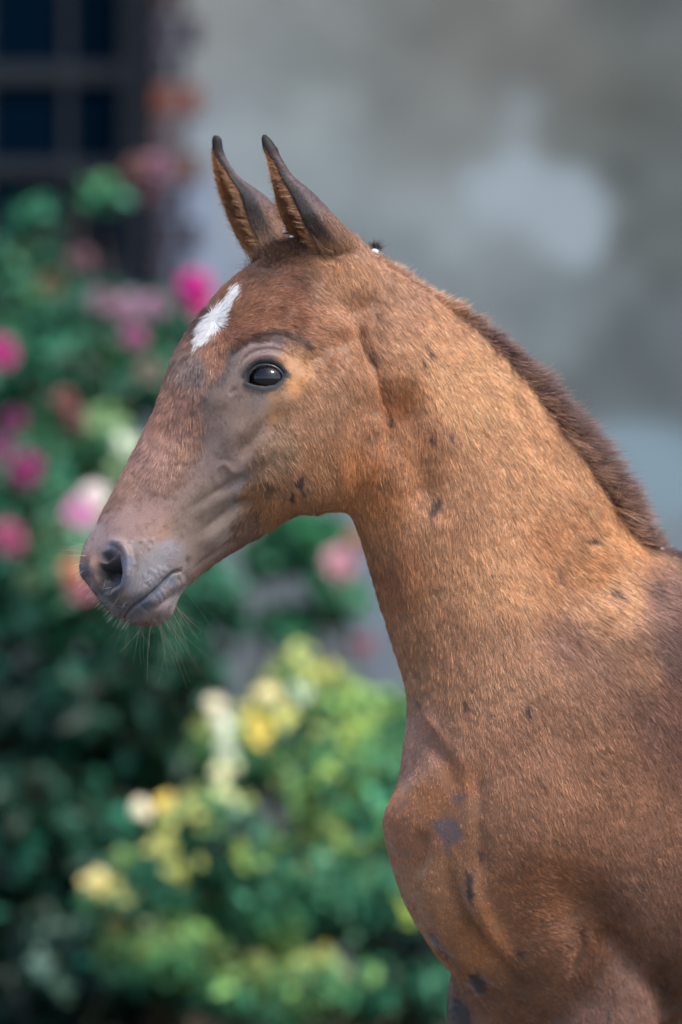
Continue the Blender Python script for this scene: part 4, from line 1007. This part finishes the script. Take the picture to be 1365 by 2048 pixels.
# ------------------------------------------------------------------ ears
ear_m, t, b = mat_new('ear_skin')
ea = t.nodes.new('ShaderNodeVertexColor'); ea.layer_name = 'Col'; t.links.new(ea.outputs['Color'], b.inputs['Base Color'])
b.inputs['Roughness'].default_value = .6; b.inputs['Specular IOR Level'].default_value = .3
b.inputs['Sheen Weight'].default_value = 0
def make_ear(sec, tipcol, seed):
    """sec rows: y, left x, right x, depth y of axis, near-rim angle, far-rim angle (deg from left, over the lens side), axis dx"""
    sec = catmull(np.array(sec, float), 60); M = 44; th_ = 0.0022
    outer = np.zeros((60, M, 3)); inner = np.zeros((60, M, 3))
    for i, (yy, xl, xr, dep, an, af) in enumerate(sec):
        r = max((xr - xl) / 2, 1.0); cx = (xl + xr) / 2
        al = np.radians(np.linspace(an, af, M))
        tilt = 0.35 * r
        ox = cx - r * np.cos(al); oy = dep - r * 0.6 * np.sin(al)
        ri = max(r - th_ / S * min(1, i / 6 + .4), r * .45)
        ix = cx - ri * np.cos(al); iy = dep - ri * 0.6 * np.sin(al)
        outer[i] = P(ox, yy + 0 * ox, oy); inner[i] = P(ix, yy + 0 * ix, iy)
    V = np.concatenate([outer.reshape(-1, 3), inner.reshape(-1, 3)]); F = []; o2 = 60 * M
    for i in range(59):
        for j in range(M - 1):
            a = i * M + j
            F.append([a, a + M, a + M + 1, a + 1]); F.append([o2 + a, o2 + a + 1, o2 + a + M + 1, o2 + a + M])
        F.append([i * M, o2 + i * M, o2 + (i + 1) * M, (i + 1) * M])
        a = i * M + M - 1; F.append([a, a + M, o2 + a + M, o2 + a])
    F.append([j for j in range(M)] + [o2 + j for j in range(M - 1, -1, -1)])
    o = part('ear', V, F, ear_m, foal)
    m2 = o.data
    bm = bmesh.new(); bm.from_mesh(m2); bmesh.ops.recalc_face_normals(bm, faces=bm.faces); bm.to_mesh(m2); bm.free()
    # colours: dark tip and rims, tawny inside, mauve-brown back fading to chestnut at the root
    ii = np.tile(np.repeat(np.linspace(0, 1, 60), M), 2); jj = np.tile(np.tile(np.arange(M), 60), 2); inn = np.repeat([0, 1], 60 * M)
    rimd = np.minimum(jj, M - 1 - jj)
    cback = C(84, 69, 72)[None] * (1 - smooth01((ii - .55) / .3))[:, None] + C(168, 126, 96)[None] * smooth01((ii - .55) / .3)[:, None]
    cin = C(128, 92, 66)[None] * np.ones((len(ii), 1))
    cc = np.where(inn[:, None] == 1, cin, cback)
    dark = np.maximum(smooth01((.30 - ii) / .16), smooth01((np.where(jj < 20, 7.5, 4) - rimd) / 3) * (1 - .7 * inn) * smooth01((.8 - ii) / .1) * (0.9 if True else 0))[:, None]
    cc = cc * (1 - dark) + C(16, 14, 17)[None] * dark
    a_ = m2.color_attributes.new('Col', 'FLOAT_COLOR', 'POINT'); a_.data.foreach_set('color', np.hstack([cc, np.ones((len(cc), 1))]).ravel())
    # fur
    vv = V; nn = np.empty(len(vv) * 3); m2.vertices.foreach_get('normal', nn); nn = nn.reshape(-1, 3)
    te, ae = tri_sampler(vv, m2)
    dn = np.full(len(te), 2.4e6)
    rimt = (te.min(1) < o2) & (te.max(1) >= o2); dn[rimt] = 0; p, n, ti_ = scatter(vv, nn, te, ae, dn, True); tinn = (te.min(1) >= o2).astype(int)
    from mathutils.kdtree import KDTree as K_
    kk = K_(len(vv))
    for i, q in enumerate(vv): kk.insert(q, i)
    kk.balance(); ix = np.array([kk.find(q)[1] for q in p])
    iin = tinn[ti_]; ti = ii[ix]
    upv = (V[M // 2] - V[(59) * M + M // 2]); upv /= np.linalg.norm(upv)
    fwd = np.array([-1.0, -.25, .15])
    d = np.where(iin[:, None] == 1, fwd[None] * 1.0 + upv[None] * .5 + rng.normal(0, .35, (len(p), 3)), upv[None] * np.where(ti + rng.normal(0, .05, len(p)) > .66, -1, 1)[:, None] + rng.normal(0, .22, (len(p), 3)))
    d = tangent(d, n)
    L = np.where(iin == 1, rng.uniform(.005, .015, len(p)) * (.45 + .9 * ti), rng.uniform(.0022, .0042, len(p)) * (1 + 3.2 * smooth01((ti - .6) / .25)))
    L = np.where(ti < .2, .0018, L)
    lf = np.where(iin == 1, rng.uniform(.2, .6, len(p)), rng.uniform(.05, .25, len(p)))
    pt = strands(p, n, d, L, lf, 0.0)
    hcq = np.where(iin[:, None] == inn[ix][:, None], cc[ix], np.where(iin[:, None] == 1, cin[:1], np.where((rimd[ix] < 7)[:, None], C(34, 29, 32)[None], cback[ix]))) * np.where(iin == 1, rng.uniform(.9, 2.4, len(p)), 1.0)[:, None] * np.exp(rng.normal(0, .25, (len(p), 1)))
    hcq = np.where((iin[:, None] == 1) & (dark[ix] < .5), hcq * np.array([[1.1, 1.1, 1.05]]), hcq)
    cl = np.clip(hcq[:, None] * np.array([.8, 1, 1.15, 1.3])[None, :, None], 0, .9)
    hair_object('ear_hair', pt, cl, rng.uniform(.00013, .0002, len(p))[:, None] * np.array([1, .9, .7, .1])[None], foal)
    return o
#   y, left, right, depth, near rim, far rim
make_ear([(271,525,534,-70,50,320),(280,522,543,-72,45,325),(296,525,554,-76,50,335),(312,533,561,-79,62,345),(332,538,572,-82,86,345),(354,542,588,-86,84,342),(380,546,620,-88,82,340),(410,551,650,-88,81,338),(440,561,676,-88,78,338),(470,577,702,-76,75,338),(500,594,716,-56,74,338),(532,612,718,-26,74,340),(562,632,704,20,72,345)], 0, 1)
make_ear([(272,427,438,60,50,320),(280,423,444,60,45,325),(300,424,447,58,55,335),(320,425,455,57,80,340),(338,427,466,56,104,340),(357,430,482,55,104,338),(388,436,526,52,90,338),(415,446,552,50,80,338),(452,460,570,46,78,338),(489,482,586,40,80,340),(520,508,594,32,80,340),(548,530,602,26,78,345)], 0, 2)
log('ears')

# forelock fuzz and plaited tuft between the ears
N = 2600; ax, ay = rng.normal(548, 26, N), rng.normal(500, 14, N)
r0, n0 = sk(list(zip(ax, ay)))
dd = n0 * .5 + np.stack([rng.normal(.25, .55, N), rng.normal(0, .4, N), rng.normal(.35, .5, N)], 1); dd /= np.linalg.norm(dd, axis=1)[:, None]
free_hairs('forelock', r0, dd, rng.uniform(.006, .016, N), C(54, 38, 34), C(112, 80, 62), .00017, 0.2, K=6, wig=.3)
N = 36; r0, n0 = sk([(690 + 75 * rng.random(), 470 + 40 * rng.random()) for _ in range(N)])
r0 = np.array([W(690 + 100 * a, 470 + 62 * a, -0.03) for a in rng.random(N)])
dd = np.stack([rng.normal(-.25, .25, N), rng.normal(0, .3, N), np.ones(N)], 1); dd /= np.linalg.norm(dd, axis=1)[:, None]
free_hairs('mane', r0, dd, rng.uniform(.005, .028, N), C(90, 70, 64), C(110, 96, 92), .0001, -.1)
def tuft(x, y, dep, h, wd, N=260):
    r0 = W(x, y, dep) + rng.normal(0, 1, (N, 3)) * np.array([wd * .25, wd * .25, wd * .1]) * S
    dd = np.stack([rng.normal(0, .42, N), rng.normal(0, .4, N), np.ones(N)], 1); dd /= np.linalg.norm(dd, axis=1)[:, None]
    free_hairs('mane_tuft', r0, dd, rng.uniform(.5, 1, N) * h * S, C(24, 20, 24), C(46, 40, 46), .00022, 0.15, K=7, wig=.35)
tuft(752, 500, -0.004, 20, 18); tuft(1322, 1098, 0.055, 9, 9, 90)
# glass beads tied into the plaits
pearl = simple_mat('pearl_bead', (0.72, 0.76, 0.84), 0.15, 0.7); pearl.node_tree.nodes['Principled BSDF'].inputs['Coat Weight'].default_value = 0.8
band = simple_mat('elastic_band', (0.05, 0.05, 0.06), 0.6)
def bead(x, y, dep, r, label):
    root = empty('hair_bead', W(x, y, dep), label, 'hair bead', 'beads plaited into the mane and forelock')
    V, F = ellipsoid(np.array(root.location), np.array([.2, -.9, .38]) / np.linalg.norm([.2, -.9, .38]), r * 1.15 * S, r * .8 * S, r * S)
    part('pearl', V, F, pearl, root)
    tv, tf = [], []
    for i in range(24):
        a = 2 * math.pi * i / 24
        for j in range(8):
            q = 2 * math.pi * j / 8
            tv.append(np.array(root.location) + S * np.array([math.cos(a) * (r * .8 + 1.6 * math.cos(q)), math.sin(a) * (r * .8 + 1.6 * math.cos(q)), -r * .55 + 1.6 * math.sin(q)]))
    for i in range(24):
        for j in range(8): tf.append([i * 8 + j, ((i + 1) % 24) * 8 + j, ((i + 1) % 24) * 8 + (j + 1) % 8, i * 8 + (j + 1) % 8])
    part('elastic', tv, tf, band, root)
bead(749, 504, -0.008, 8, 'white bead under a black hair tuft on the crest just behind the near ear')
bead(1322, 1099, 0.04, 7, 'small white bead on the withers at the right edge behind the mane')
bead(573, 463, -0.03, 6.5, 'clear bead in the forelock between the two ears')
bead(584, 474, -0.035, 4, 'small white bead below the clear bead in the forelock')
# hooves and tail
hoof_m = noise_mat('hoof', (.05,.04,.035), (.12,.1,.08), 60, .5, .2)
for (x, y, dpt, r) in ((1138,3318,-85,40),(950,3215,165,38),(2300,3045,645,40),(2262,2832,1105,36)):
    g = P(x, y, dpt); g0 = g.copy(); g0[2] = 0.0
    V, F = tube([g0 + [-.006, 0, 0.0], g0 + [-.002, 0, .02], g0 + [.006, 0, .05]], [r * 1.15 * S, r * 1.02 * S, r * .82 * S], 24, 6)
    part('hoof', V, F, hoof_m, foal)
N = 3000; rt = P(2560, 1420, 1035); r0 = rt + rng.normal(0, .012, (N, 3))
dd = np.stack([np.full(N, .35), np.full(N, .2), np.full(N, -1.0)], 1) + rng.normal(0, .06, (N, 3))
free_hairs('tail', r0, dd, rng.uniform(.2, .36, N), C(60, 44, 38), C(50, 38, 36), .0004, .2, K=8)
log('done foal')
